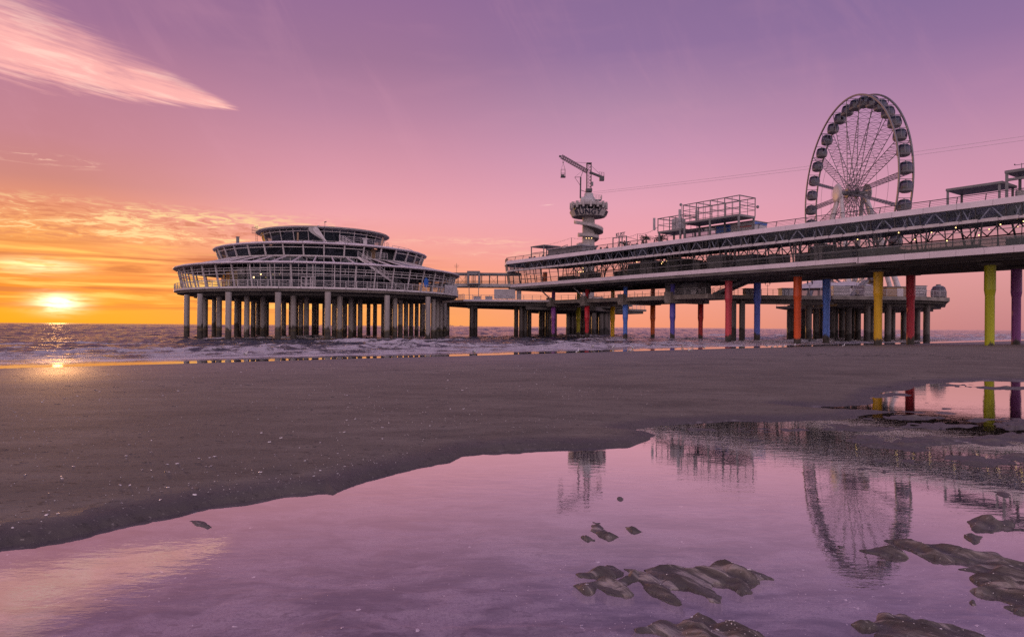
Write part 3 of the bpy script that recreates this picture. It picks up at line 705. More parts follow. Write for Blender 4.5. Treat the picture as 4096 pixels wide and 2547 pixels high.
mb = MB(); pbox(mb, 36.6, 42.3, -5.2, -5.0, 10.3, 11.3); mb.build('interior_board', M['wood'], hall)
mb = MB()
for i in range(16):
    q = 36.7+rnd.random()*5.2; z = 10.35+rnd.random()*.7; mb.cur = rnd.randrange(3); pbox(mb, q, q+.25+rnd.random()*.3, -4.99, -4.96, z, z+.2+rnd.random()*.2)
mb.build('board_notice', [M['blue'], M['foliage'], M['orange_sign']], hall)
pbox(MB(), 55.2, 55.9, 1.4, 1.8, 9.3, 10.9).build('orange_sign', M['orange_sign'], hall)
mb = MB()
for z in (9.3, 9.62): mb.tube(W(UB, 3.9, z), W(59, 3.9, z), .03, 5); mb.tube(W(UB, -7.0, z), W(59, -7.0, z), .03, 5)
mb.build('handrail', M['steel'], hall)
# roof terrace railing, posts leaning inwards
mb = MB()
pl = plan(.62, -7.7); rp_ = [W(a, b, 13.0) for a, b in pl[:5]]
railing(mb, rp_[:2], .66, 4, 2.33, .03, .016, lean=-NV*.22, top=.045); railing(mb, rp_[1:3], .66, 4, 1.5, .03, .016, top=.045); railing(mb, rp_[2:5], .66, 4, 2.4, .03, .016, top=.045)
mb.build('roof_railing', M['dsteel'], hall)
# protruding balcony towards the shore
BU = -1.1
mb = MB(); pbox(mb, UB, BU, 4.52, 6.4, 8.12, 8.56); mb.build('balcony_slab', M['under'], hall)
mb = MB()
for a in np.arange(UB, BU-.1, 2.2): pbox(mb, a+.012, min(a+2.188, BU), 6.4, 6.5, 8.10, 8.68)
pbox(mb, BU, BU+.1, 4.6, 6.5, 8.10, 8.68); mb.build('balcony_fascia', M['lilac'], hall)
for i, a in enumerate(np.arange(UB+.1, BU-.2, 1.02)):
    pbox(MB(), a, min(a+.99, BU), 6.35, 6.38, 8.70, 9.46).build('glass_panel', M['rail_glass'], hall)
mb = MB(); mb.beam(W(UB, 6.36, 9.49), W(BU, 6.36, 9.49), .06, .06); mb.beam(W(BU, 6.36, 9.49), W(BU, 4.6, 9.49), .05, .05)
for a in np.arange(UB+.09, BU, 1.02): mb.beam(W(a, 6.33, 8.6), W(a, 6.33, 9.47), .04)
mb.build('balcony_handrail', M['steel'], hall)
# coloured columns: profile with a collar
def column(u, v, colname, high):
    mb = MB(); c = W(u, v, 0)
    if high: prof = [(.40, -1.5), (.40, 4.75), (.42, 4.85), (.48, 5.3), (.49, 5.34), (.48, 5.38), (.475, 7.9)]
    else: prof = [(.33, -1.5), (.33, 2.35), (.34, 2.42), (.41, 2.95), (.425, 3.0), (.41, 3.06), (.40, 5.05), (.32, 5.05), (.32, 7.9)]
    mb.lathe(c, prof, 24); o = mb.build('column', M['paint '+colname], hall, True, colname+' painted round pier column')
    mb = MB(); pbox(mb, u-.75, u+.75, v-.75, v+.75, 7.62, 7.857); mb.build('column_head', M['under'], hall); return o
for u, cn, cf, high, w_ in ((-10.4, 'green', 'plum', 1, 6.6), (0, 'yellow', 'crimson', 1, 7.4), (9.37, 'vermilion', 'light blue', 1, 6.3), (19.1, 'rose', 'blue', 1, 6.2), (28.5, 'violet', 'dark red', 0, 6.1), (37.8, 'light blue', 'orange', 0, 6.05), (46.5, 'red', 'yellow', 0, 5.75), (55.2, 'purple', 'olive', 0, 5.75)):
    column(u, 0, cn, high); column(u, -w_, cf, high)
# lamps along the balcony ceiling, warm bulbs in the hall
mb = MB()
bl = [(-4, 4.2, 11.05), (-6.5, 3, 10.9), (-9, 4, 11.0), (-11, 2, 10.8), (-12.4, 3.5, 10.95), (-13.4, 2.5, 10.7), (-14.2, 3.7, 11.0), (.5, 3.4, 10.9), (5, 2.0, 10.7), (27.2, 2.6, 10.9), (27.7, 3.0, 10.55), (26.9, 3.1, 10.6), (28.1, 2.8, 10.35), (32.4, 3.2, 10.85), (35.3, 3.1, 10.75), (44.2, 3.0, 10.75), (45.1, 3.1, 10.2), (44.5, 3.2, 10.15), (43.9, 3.2, 10.2), (-8.1, 3.6, 9.9), (-10.6, 3.2, 10.2), (-5.2, 3.5, 10.3)]
for i, (a, v, z) in enumerate(bl):
    o = MB().ball(W(a, v, z), .055).build('pendant_bulb', M['lamp'], hall, True)
    MB().tube(W(a, v, z+.05), W(a, v, 12.42), .008, 4).build('cord', M['dsteel'], o)

# ------------------------------------------------------------------ lower promenade between the columns
prom = thing('promenade', W(38, -3, 5.2), 'concrete lower promenade deck with railing running between the coloured columns', 'promenade')
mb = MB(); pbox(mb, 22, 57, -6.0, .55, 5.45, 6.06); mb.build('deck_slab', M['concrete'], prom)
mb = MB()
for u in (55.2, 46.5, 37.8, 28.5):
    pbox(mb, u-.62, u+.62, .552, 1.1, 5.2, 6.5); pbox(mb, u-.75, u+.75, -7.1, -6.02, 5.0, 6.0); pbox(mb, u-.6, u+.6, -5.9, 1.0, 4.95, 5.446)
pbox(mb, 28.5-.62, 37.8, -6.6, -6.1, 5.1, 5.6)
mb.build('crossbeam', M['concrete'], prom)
mb = MB()
for a, b in ((22.5, 27.8), (29.3, 37.1), (38.5, 45.8), (47.2, 54.5)):
    railing(mb, [W(a, .35, 6.06), W(b, .35, 6.06)], .8, 3, 1.7, .025, .02); 
railing(mb, [W(22.5, -5.8, 6.06), W(56, -5.8, 6.06)], .8, 3, 1.7, .025, .02)
mb.build('railing', M['palesteel'], prom)
mb = MB()
for u in (55.2, 46.5): mb.tube(W(u, .9, 6.4), W(u+1.2, 2.2, 8.1), .12, 8); mb.tube(W(u-1.5, -6, 6), W(u-3, -6, 7.9), .1, 8)
mb.build('brace', M['palesteel'], prom)
mb = MB(); pbox(mb, 25.2, 31.0, -4.2, -1.2, 6.063, 7.84); mb.build('plant_room', M['grey'], prom)
mb = MB(); pbox(mb, 25.17, 25.6, -2.7, -1.5, 6.3, 6.9); pbox(mb, 25.3, 26.2, -1.19, -1.12, 6.15, 6.75); mb.build('plant_room_hatch', M['kiosk'], prom)
# seaward end: broad lower deck joining the round pavilion, on dark piles
low = [(-8.4, 117.2), (8.0, 117.2), (16, 124), (24, 136), (18, 152), (2, 150), (-8, 140), (-14, 124)]
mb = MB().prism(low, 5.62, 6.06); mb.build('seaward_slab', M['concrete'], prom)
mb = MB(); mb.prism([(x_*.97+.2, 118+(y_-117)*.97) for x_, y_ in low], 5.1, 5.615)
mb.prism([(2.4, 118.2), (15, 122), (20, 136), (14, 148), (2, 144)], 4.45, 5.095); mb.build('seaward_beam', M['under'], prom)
mb = MB(); mb.beam((-8.4, 117.12, 5.95), (7.4, 117.12, 5.95), .06, .3); mb.build('edge_strip', M['lilac'], prom)
mb = MB(); railing(mb, [Vector((-8.3, 117.3, 6.06)), Vector((6.4, 117.3, 6.06))], .82, 3, 1.5, .03, .024); railing(mb, [Vector((-8.3, 117.3, 6.06)), Vector((-9.5, 119, 6.06)), Vector((-11, 120.4, 6.06))], .9, 5, .8, .04, .04); mb.build('seaward_railing', M['white'], prom)
for px, Y in ((1886, 119.5), (1901, 122), (2064, 122), (2084, 120), (2100, 121), (2117, 124), (2107, 130), (2163, 128), (2175, 132), (2188, 126), (2198, 124), (2219, 127)):
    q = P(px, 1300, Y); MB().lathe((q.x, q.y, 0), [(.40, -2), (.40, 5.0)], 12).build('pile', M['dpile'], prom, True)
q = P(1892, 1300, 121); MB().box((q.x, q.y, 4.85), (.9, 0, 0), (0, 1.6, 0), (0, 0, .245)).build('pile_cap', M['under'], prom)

# stairs from the promenade up to the hall
st = thing('staircase', W(23.2, -3, 6.06), 'dark steel staircase climbing from the lower walkway to the hall underside', 'staircase')
a, b = W(23.4, -3, 6.06), W(17.2, -3, 8.1)
mb = MB()
for s_ in (-.7, .7): mb.beam(a+NV*s_, b+NV*s_, .08, .42)
mb.build('stringer', M['steel'], st)
mb = MB()
for i in range(15): q = a.lerp(b, (i+.5)/15); mb.box(q, DV*.16, NV*.68, (0, 0, .02))
mb.build('tread', M['dsteel'], st)
mb = MB()
for s_ in (-.7, .7):
    railing(mb, [a+NV*s_+Vector((0, 0, .15)), b+NV*s_+Vector((0, 0, .15))], .75, 3, 1.2, .025, .02)
mb.build('handrail', M['dsteel'], st)

# ------------------------------------------------------------------ wheel island
isl = thing('wheel_island', (60, 118, 5.4), 'concrete pier platform on dark piles carrying the white observation wheel', 'pier platform')
E_ = lambda px, Y: (P(px, 1300, Y).x, Y)
walk = [(25.4, 91.5), (31, 93.1), (44, 93.6), (44, 98.5), (30.8, 96.4)]
plat = [(44.02, 93.4), (56.5, 94.0), E_(3798, 97.2), (69.0, 108), (79, 124), (78, 145), (68, 156), (60, 148), (52, 127), (44.02, 108)]
mb = MB().prism(plat, 5.55, 6.06); mb.prism(walk, 5.52, 6.04); mb.build('deck_slab', M['concrete'], isl)
mb = MB()
def shrink(poly, k, cx=None, cy=None):
    cx = sum(p[0] for p in poly)/len(poly); cy = sum(p[1] for p in poly)/len(poly); return [(cx+(x_-cx)*k, cy+(y_-cy)*k) for x_, y_ in poly]
mb.prism(shrink(plat, .95), 5.2, 5.545); mb.prism(shrink(plat, .86), 4.75, 5.195)
mb.box((38, 95.6, 5.2), (7, 0, 0), (0, .5, 0), (0, 0, .31)); mb.build('deck_beam', M['under'], isl)
mb = MB(); mb.prism([E_(3103, 101), E_(3170, 99), (46, 99.5), (46, 110), E_(3150, 110)], 4.45, 4.75); mb.build('landing_stage', M['concrete'], isl)
mb = MB(); railing(mb, [Vector((*E_(3106, 101), 4.75)), Vector((*E_(3172, 99.1), 4.75))], .6, 3, 1.2, .02, .018); mb.build('landing_railing', M['palesteel'], isl)
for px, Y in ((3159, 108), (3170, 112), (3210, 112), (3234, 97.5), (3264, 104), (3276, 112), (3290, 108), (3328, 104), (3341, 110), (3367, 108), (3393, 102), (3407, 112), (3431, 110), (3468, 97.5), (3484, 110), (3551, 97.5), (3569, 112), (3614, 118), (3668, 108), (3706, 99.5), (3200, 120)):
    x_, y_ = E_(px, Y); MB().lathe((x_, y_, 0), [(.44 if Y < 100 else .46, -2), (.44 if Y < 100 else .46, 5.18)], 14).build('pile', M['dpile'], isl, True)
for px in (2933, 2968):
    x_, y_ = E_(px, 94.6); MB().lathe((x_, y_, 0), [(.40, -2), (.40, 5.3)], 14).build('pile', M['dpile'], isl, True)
x_, y_ = E_(3236, 97.4); MB().box((x_, y_, 4.97), (1.3, 0, 0), (0, .7, 0), (0, 0, .225)).build('pile_cap', M['concrete'], isl)
mb = MB()
railing(mb, [Vector((25.6, 91.7, 6.05)), Vector((31, 93.3, 6.05)), Vector((44, 93.8, 6.05))], .8, 3, 1.6, .025, .02)
mb.build('walkway_railing', M['dsteel'], isl)
mb = MB(); railing(mb, [Vector((44.1, 93.7, 6.06)), Vector((56.5, 94.3, 6.06)), Vector((*E_(3785, 97.4), 6.06)), Vector((68.6, 108, 6.06))], .85, 3, 1.5, .03, .026); mb.build('white_railing', M['white'], isl)

# lamp posts with twin lanterns
def lamp_post(px, Y, lab):
    x_, y_ = E_(px, Y); t = thing('lamp_post', (x_, y_, 6.05), lab, 'lamp post', 'twin lantern lamp posts on the walkway')
    mb = MB(); mb.tube((x_, y_, 6.05), (x_, y_, 7.75), .035, 8, .025); mb.tube((x_, y_, 6.05), (x_, y_, 6.4), .07, 8, .05)
    mb.poly([(x_-.32, y_, 7.72), (x_-.3, y_, 7.55), (x_, y_, 7.5), (x_+.3, y_, 7.55), (x_+.32, y_, 7.72)], .022); mb.build('post', M['dsteel'], t)
    for s_ in (-.32, .32):
        o = MB().lathe((x_+s_, y_, 7.72), [(.05, 0), (.13, .28), (.0, .29)], 8).build('lantern', M['cabin'], t)
        MB().lathe((x_+s_, y_, 8.01), [(.16, 0), (.05, .13), (0, .2)], 8).build('lantern_cap', M['dsteel'], o)
lamp_post(3069, 96.0, 'black twin lantern lamp post on the bare walkway left of the blue-grey hut')
lamp_post(3238, 95.2, 'black twin lantern lamp post in front of the glowing tent roof')
# huts on the walkway and island
def hut(name, px0, px1, Y, z0, z1, dep, mat, lab, cat='hut', slats=0, group=None, roof='roofgrey'):
    x0, x1 = P(px0, 1300, Y).x, P(px1, 1300, Y).x; t = thing(name, ((x0+x1)/2, Y+dep/2, z0), lab, cat, group)
    MB().box(((x0+x1)/2, Y+dep/2, (z0+z1)/2), ((x1-x0)/2, 0, 0), (0, dep/2, 0), (0, 0, (z1-z0)/2)).build('body', M[mat], t)
    mb = MB(); mb.box(((x0+x1)/2, Y+dep/2, z1+.045), ((x1-x0)/2+.12, 0, 0), (0, dep/2+.12, 0), (0, 0, .04)); mb.build('roof', M[roof], t)
    if slats:
        mb = MB()
        for i in range(slats):
            z = z0+(z1-z0)*(i+.5)/slats; h_ = (z1-z0)/slats*.28
            mb.box(((x0+x1)/2, Y-.05, z), ((x1-x0)/2+.03, 0, 0), (0, .045, 0), (0, 0, h_))
            for xs in (x0-.05, x1+.05): mb.box((xs, Y+dep/2, z), (.045, 0, 0), (0, dep/2, 0), (0, 0, h_))
        mb.build('slats', M['white'], t)
    else:
        wx = (x1-x0)
        mb = MB(); mb.box((x0+wx*.7, Y-.03, z0+(z1-z0)*.45), (wx*.16, 0, 0), (0, .028, 0), (0, 0, (z1-z0)*.42)); mb.build('door', M['white'], t)
    return t
hut('kiosk_hut', 2981, 3016, 96.0, 6.05, 7.05, 1.2, 'kiosk', 'small pale cabin on the walkway behind the blue column', 'hut')
hut('kiosk_hut', 3127, 3178, 95.6, 6.05, 7.1, 1.4, 'kiosk', 'blue-grey flat roofed hut by the walkway, left of the orange column', 'hut')
hut('slatted_kiosk', 3334, 3398, 100, 6.06, 7.75, 2.6, 'dsteel', 'white slatted square kiosk left of the yellow column', 'kiosk', 8, 'white slatted kiosks on the wheel island')
hut('slatted_kiosk', 3456, 3500, 99, 6.06, 7.7, 2.6, 'dsteel', 'white slatted kiosk half hidden behind the yellow column', 'kiosk', 8, 'white slatted kiosks on the wheel island')
hut('slatted_kiosk', 3657, 3704, 100.5, 6.06, 7.9, 2.4, 'dsteel', 'white slatted kiosk right of the red column', 'kiosk', 8, 'white slatted kiosks on the wheel island')
hut('snack_bar', 3545, 3622, 100.5, 6.06, 7.75, 2.6, 'wood', 'timber snack bar with a flat overhanging roof beside the red column', 'snack bar')
# round glass tent with a pale membrane roof
tx, ty = P(3278, 1300, 109).x, 109
t = thing('tent_pavilion', (tx, ty, 6.06), 'round glass walled tent with pale conical roof reflecting the sunset', 'tent')
MB().lathe((tx, ty, 6.06), [(4.3, 1.75), (3.0, 2.5), (1.2, 3.0), (.25, 3.35), (0, 3.4)], 16).build('roof', M['white'], t)
o = MB().lathe((tx, ty, 6.06), [(4.1, 0), (4.2, 1.74)], 16).build('glass_wall', M['upper'], t)
mb = MB()
for i in range(16): th = i*math.pi/8; mb.tube((tx+4.12*math.cos(th), ty+4.12*math.sin(th), 6.06), (tx+4.22*math.cos(th), ty+4.22*math.sin(th), 7.8), .05, 5)
mb.build('tent_pole', M['white'], t)
tx2 = P(3385, 1300, 112).x
t = thing('canopy_tent', (tx2, 112, 6.06), 'low pale stretched canopy behind the slatted kiosks under the wheel', 'canopy')
MB().lathe((tx2, 112, 6.06), [(4.6, 2.3), (3.0, 2.75), (1.2, 3.15), (0, 3.2)], 14).build('canopy_roof', M['white'], t)
mb = MB()
for i in range(7): th = i*math.tau/7; mb.tube((tx2+4.3*math.cos(th), 112+4.3*math.sin(th), 6.06), (tx2+4.3*math.cos(th), 112+4.3*math.sin(th), 8.37), .06, 6)
mb.build('pole', M['white'], t)
# boarding stairs
t = thing('boarding_stairs', (P(3430, 1300, 101).x, 101, 6.06), 'grey steel boarding stairs between the two slatted kiosks', 'stairs')
a, b = Vector((P(3400, 1300, 101).x, 101, 6.1)), Vector((P(3462, 1300, 103).x, 103, 8.8)); mb = MB(); mb.beam(a, b, .9, .3); mb.build('flight', M['steel'], t)
mb = MB()
for s_ in (-.5, .5): railing(mb, [a+Vector((0, s_, .1)), b+Vector((0, s_, .1))], .8, 3, .8, .025, .022)
mb.build('handrail', M['palesteel'], t)
# display cabin at the corner
def gondola_body(mb, s_=1.0, c=(0, 0, 0)):
    pr = [(0, -1.02), (.55, -1.02), (.88, -.84), (.95, -.62), (.97, -.55)]
    mb.lathe(c, [(r*s_, z*s_) for r, z in pr], 10); mb.lathe(c, [(.74*s_, .60*s_), (.62*s_, .72*s_), (.35*s_, .80*s_), (0, .82*s_)], 10)
    for i in range(5):
        th = (i+.5)*math.tau/5; cs, sn = math.cos(th), math.sin(th)
        mb.poly([(c[0]+.955*s_*cs, c[1]+.955*s_*sn, c[2]-.55*s_), (c[0]+.98*s_*cs, c[1]+.98*s_*sn, c[2]-.1*s_), (c[0]+.78*s_*cs, c[1]+.78*s_*sn, c[2]+.58*s_)], .045*s_)
def gondola_glass(mb, s_=1.0, c=(0, 0, 0)):
    mb.lathe(c, [(r*s_, z*s_) for r, z in ((.95, -.56), (.96, -.1), (.90, .25), (.73, .61))], 10)
gx = P(3752, 1300, 99.5).x
t = thing('display_cabin', (gx, 99.5, 6.06), 'dark blue retired wheel cabin standing at the right corner of the island', 'cabin')
mb = MB(); gondola_body(mb, 1.02, (gx, 99.5, 7.1)); mb.lathe((gx, 99.5, 7.9), [(.3, 0), (.3, .18), (.4, .2), (0, .21)], 8); mb.build('shell', M['grey'], t)
mb = MB(); gondola_glass(mb, 1.02, (gx, 99.5, 7.1)); mb.build('window', M['cabin'], t)

# ------------------------------------------------------------------ observation wheel
WC = Vector((63.35, 127, 26.8)); WR = 17.5; XN, XF = -1.15, 1.15
wh = thing('ferris_wheel', (WC.x, WC.y, 6.06), 'tall white observation wheel with dark enclosed cabins behind the pier hall', 'ferris wheel')
def wp(x, r, th): return WC+Vector((x, r*math.cos(th), r*math.sin(th)))
def ring(x, r0, r1, hw, n=144):
    mb = MB(); vs = []
    for i in range(n):
        th = math.tau*i/n
        vs += [wp(x-hw, r0, th), wp(x+hw, r0, th), wp(x+hw, r1, th), wp(x-hw, r1, th)]
    fs = []
    for i in range(n):
        j = (i+1) % n
        for k in range(4): fs.append((4*i+k, 4*i+(k+1) % 4, 4*j+(k+1) % 4, 4*j+k))
    return mb.add(vs, fs)
for x_ in (XN, XF): ring(x_, WR-.16, WR+.13, .11).build('rim', M['rim'], wh)
for k in range(20):
    th = k*math.tau/20; mb = MB()
    a0, a1, b0, b1 = wp(-.85, .55, th), wp(XN, WR-.2, th), wp(.85, .55, th), wp(XF, WR-.2, th)
    mb.tube(a0, a1, .062, 6); mb.tube(b0, b1, .062, 6)
    N_ = 17
    for i in range(N_+1):
        f, g = i/N_, (i+1)/N_
        mb.tube(a0.lerp(a1, f), b0.lerp(b1, f), .033, 4)
        if i < N_:
            mb.tube(a0.lerp(a1, f), b0.lerp(b1, g), .024, 4)
            if i >= 8: mb.tube(b0.lerp(b1, f), a0.lerp(a1, g), .024, 4)
    mb.build('spoke_truss', M['spoke'], wh)
for x_ in (-1.0, 1.0):
    mb = MB(); pts = [wp(x_, 10.5, math.tau*i/60) for i in range(60)]; mb.poly(pts, .028, 4, True); mb.build('cable_ring', M['steel'], wh)
MB().tube(WC+Vector((-2.9, 0, 0)), WC+Vector((2.9, 0, 0)), .42, 16).build('axle', M['steel'], wh)
for sx in (-1, 1):
    mb = MB(); q = WC+Vector((sx*.9, 0, 0)); mb.tube(q-Vector((.12, 0, 0)), q+Vector((.12, 0, 0)), .85, 16); mb.build('hub_flange', M['spoke'], wh)
    vs = MB(); c = WC+Vector((sx*2.72, 0, 0)); n_ = 36; pr = [(1.75, 0), (1.72, .16), (1.2, .32), (.5, .40), (0, .42)]
    pts = []; fs = []
    for r_, o_ in pr:
        for i in range(n_): th = math.tau*i/n_; pts.append(c+Vector((sx*o_, r_*math.cos(th), r_*math.sin(th))))
    for j in range(len(pr)-1):
        for i in range(n_): fs.append((j*n_+i, j*n_+(i+1) % n_, (j+1)*n_+(i+1) % n_, (j+1)*n_+i))
    fs.append(tuple(range(n_))); vs.add(pts, fs); vs.build('hub_disc', M['white'], wh, True)
for sx in (-1, 1):
    for sy in (-1, 1):
        mb = MB(); top = WC+Vector((sx*2.3, sy*.5, -.4)); ft = Vector((WC.x+sx*4.6, WC.y+sy*9.0, 6.06))
        mb.tube(ft, top, .50, 12, .36); mb.tube(ft-Vector((0, 0, 0)), ft+Vector((0, 0, .5)), .8, 12, .6)
        mb.build('leg', M['white'], wh)
    mb = MB(); top = WC+Vector((sx*2.3, 0, -.4)); ft = Vector((WC.x+sx*8.2, WC.y, 6.06)); mb.tube(ft, top, .42, 12, .3); mb.build('outrigger', M['white'], wh)
mb = MB()
for sx in (-1, 1):
    for zz, f in ((13.0, .335), (19.5, .65)):
        a = Vector((WC.x+sx*(4.6-2.3*f), WC.y-9*(1-f)-.5*f, zz)); b = Vector((a.x, 2*WC.y-a.y, zz)); mb.tube(a, b, .14, 8)
mb.build('leg_brace', M['white'], wh)
mb = MB()                                                # boarding platform and its lattice under the rim
mb.box((WC.x, WC.y, 8.0), (2.6, 0, 0), (0, 7.5, 0), (0, 0, .12))
for yy in np.arange(-7, 7.1, 2.0):
    for xx in (-2.4, 2.4): mb.beam((WC.x+xx, WC.y+yy, 6.06), (WC.x+xx, WC.y+yy, 7.9), .14)
for yy in np.arange(-7, 6.9, 2.0): mb.beam((WC.x-2.4, WC.y+yy, 6.1), (WC.x-2.4, WC.y+yy+2, 7.9), .08)
mb.build('boarding_platform', M['white'], wh)
mb = MB(); gondola_body(mb, 1.1, (0, 0, -1.1)); mb.tube((-1.1, 0, 0), (1.1, 0, 0), .05, 6); mb.tube((0, 0, -.22), (0, 0, 0), .09, 6)
gb = mb.build('gondola', M['rim'], wh, org=None); 
me = gb.data
for v in me.vertices: v.co = Vector(v.co)+ORG[wh.name]
mb = MB(); gondola_glass(mb, 1.1, (0, 0, -1.1)); gg = mb.build('cabin_glass', M['cabin'], gb)
for v in gg.data.vertices: v.co = Vector(v.co)+ORG[gb.name]
mb = MB(); mb.box((-.2, -.1, -1.45), (.3, 0, 0), (0, .55, 0), (0, 0, .05)); mb.box((-.3, -.1, -1.25), (.05, 0, 0), (0, .5, 0), (0, 0, .22)); gs = mb.build('bench', M['orange_sign'], gb)
for v in gs.data.vertices: v.co = Vector(v.co)+ORG[gb.name]
for k in range(36):
    g = gb if k == 0 else copy_tree(gb, wh)
    th = math.tau*(k+.35)/36; g.location = wp(0, WR-.12, th)-ORG[wh.name]

# ------------------------------------------------------------------ far island with the look-out tower
fi = thing('tower_island', (18, 166, 5.4), 'distant lower pier platform on dark piles carrying the look-out tower', 'pier platform')
fp = [E_(2205, 158), E_(2441, 158), (34, 172), (30, 184), (8, 184), (2, 168)]
MB().prism(fp, 5.5, 6.0).build('deck_slab', M['concrete'], fi); MB().prism(shrink(fp, .95), 4.9, 5.495).build('deck_beam', M['under'], fi)
mb = MB(); railing(mb, [Vector((*E_(2207, 158.2), 6)), Vector((*E_(2439, 158.2), 6)), Vector((33.6, 172, 6))], .95, 4, 2.2, .04, .03); mb.build('railing', M['white'], fi)
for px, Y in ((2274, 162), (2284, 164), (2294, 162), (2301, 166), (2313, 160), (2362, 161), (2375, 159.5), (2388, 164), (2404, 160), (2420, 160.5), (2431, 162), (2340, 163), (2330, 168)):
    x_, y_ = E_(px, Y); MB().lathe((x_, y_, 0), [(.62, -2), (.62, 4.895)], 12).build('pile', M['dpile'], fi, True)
for i, (p0, p1, Y, z1, mk, lab) in enumerate(((2242, 2275, 163, 7.6, 'kiosk', 'pale flat roofed hut on the far tower platform, left of the olive column'), (2376, 2412, 162, 8.6, 'white', 'white panelled hut on the far tower platform, right of the red column'), (2420, 2437, 163, 8.3, 'blue', 'small blue hut at the right end of the far tower platform'))):
    hut('platform_hut', p0, p1, Y, 6.0, z1, 3, mk, lab)

TX, TY = 18.4, 165.0
tw = thing('lookout_tower', (TX, TY, 6.0), 'round concrete look-out tower with spiral stairs and a lettered drum', 'tower')
TC = Vector((TX, TY, 0))
MB().lathe(TC, [(1.5, 6.0), (1.5, 28.2)], 32).build('shaft', M['tower'], tw, True)
ND = 16; rot = math.pi/ND
def facets(prof): return MB().lathe(TC, prof, ND, rot, rot+math.tau)
facets([(1.5, 27.95), (3.9, 28.05), (4.05, 28.1), (4.62, 29.42), (4.3, 29.48), (0, 29.48)]).build('lettered_drum', M['tower'], tw)
o = facets([(4.0, 29.49), (4.1, 30.15)]).build('window_band', M['cabin'], tw)
mb = MB()
for i in range(ND):
    th = rot+i*math.tau/ND; e = Vector((math.cos(th), math.sin(th), 0)); mb.beam(TC+e*4.03+Vector((0, 0, 29.48)), TC+e*4.13+Vector((0, 0, 30.2)), .1)
mb.build('window_frame', M['tower'], o)
facets([(3.2, 30.15), (3.3, 30.55)]).build('gap_wall', M['dark'], tw)
facets([(0, 30.45), (4.0, 30.45), (4.3, 30.6), (4.25, 31.15), (3.9, 31.2), (0, 31.25)]).build('upper_ring', M['tower'], tw)
for i in range(ND):
    th = i*math.tau/ND; e = Vector((math.cos(th), math.sin(th), 0)); s_ = Vector((-e.y, e.x, 0)); MB().box(TC+e*4.38+Vector((0, 0, 30.75)), e*.22, s_*.2, (0, 0, .78)).build('ring_fin', M['tower'], tw)
mb = MB(); mb.lathe(TC, [(1.9, 31.2), (1.75, 32.4), (1.15, 33.2), (1.05, 33.9), (0, 33.9)], 12); mb.box(TC+Vector((-1.0, -.3, 32.0)), (1.0, 0, 0), (0, .9, 0), (0, 0, .8)); mb.box(TC+Vector((1.6, -.2, 32.2)), (1.4, 0, 0), (0, 1.2, 0), (0, 0, .07)); mb.build('winch_house', M['kiosk'], tw)
mb = MB(); railing(mb, [TC+Vector((.9, -1.4, 32.27)), TC+Vector((3.0, -1.4, 32.27)), TC+Vector((3.0, 1, 32.27))], .95, 3, .8, .03, .03)
railing(mb, [TC+Vector((3.9*math.cos(x_), 3.9*math.sin(x_), 31.2)) for x_ in np.linspace(0, math.tau, 17)], .35, 2, 1.6, .025, .025); mb.build('upper_railing', M['palesteel'], tw)
# lettering round the drum
mb = MB(); al = math.atan2(.56, 1.1); um = Vector((0, 0, math.cos(al)))
for wi, base in enumerate((-47, 62, 171)):
    for li, ch in enumerate('BUNGY'):
        ph = math.radians(base+18.7*li); e = Vector((math.sin(ph), -math.cos(ph), 0)); rt = Vector((math.cos(ph), math.sin(ph), 0))
        c = TC+e*4.40+Vector((0, 0, 28.75)); up_ = (Vector((0, 0, 1.32))+e*.57).normalized()
        add_text(mb, ch, 1.72, .03, c, rt, up_)
mb.build('lettering', M['navy'], tw)
# spiral stair: treads, soffit and a solid parapet
def spiral(pts, parent):
    mb = MB(); tr = MB(); hr = MB()
    for (a, r, z), (a2, r2, z2) in zip(pts[:-1], pts[1:]):
        q = []
        for aa, rr, zz in ((a, r, z), (a2, r2, z2)):
            e = Vector((math.cos(aa), -math.sin(aa), 0)); q.append((e, rr, zz))
        (e, r, z), (f, r2, z2) = q
        o0, o1 = TC+e*r+Vector((0, 0, z)), TC+f*r2+Vector((0, 0, z2)); i0, i1 = TC+e*1.52+Vector((0, 0, z)), TC+f*1.52+Vector((0, 0, z2))
        H = Vector((0, 0, .62)); mb.extr([o0-Vector((0, 0, .12)), o1-Vector((0, 0, .12)), o1+H, o0+H], -e*.09)
        tr.extr([i0, i1, o1, o0], (0, 0, -.16)); hr.tube(o0+H+Vector((0, 0, .12)), o1+H+Vector((0, 0, .12)), .035, 5)
    tr.build('stair_tread', M['steel'], parent); mb.build('stair_parapet', M['tower'], parent); hr.build('stair_handrail', M['palesteel'], parent)
sp_ = []
for f in np.linspace(0, 1, 22): sp_.append((math.pi*(1.03-1.03*f), 3.55, 26.75-2.35*f))
for f in np.linspace(.05, 1, 16): sp_.append((-math.pi*(1.0*f)+0.0, 3.55-1.0*f, 24.4-.9*f))
sp2 = [(math.pi*(1.0-.98*f), 2.55, 23.5-.62*f) for f in np.linspace(0, 1, 14)]
spiral(sp_+sp2, tw)
sp3 = [(-math.pi*(.02+.98*f), 2.5, 22.85-1.9*f) for f in np.linspace(0, 1, 12)]+[(math.pi*(1-.5*f), 2.9, 20.9-.1*f) for f in np.linspace(0.02, 1, 8)]
spiral(sp3, tw)
for i in range(3):
    ph = -.35+i*.3; MB().ball(TC+Vector((2.2*math.sin(ph), -2.2*math.cos(ph), 22.75)), .09).build('stair_light', M['lamp'], tw, True)

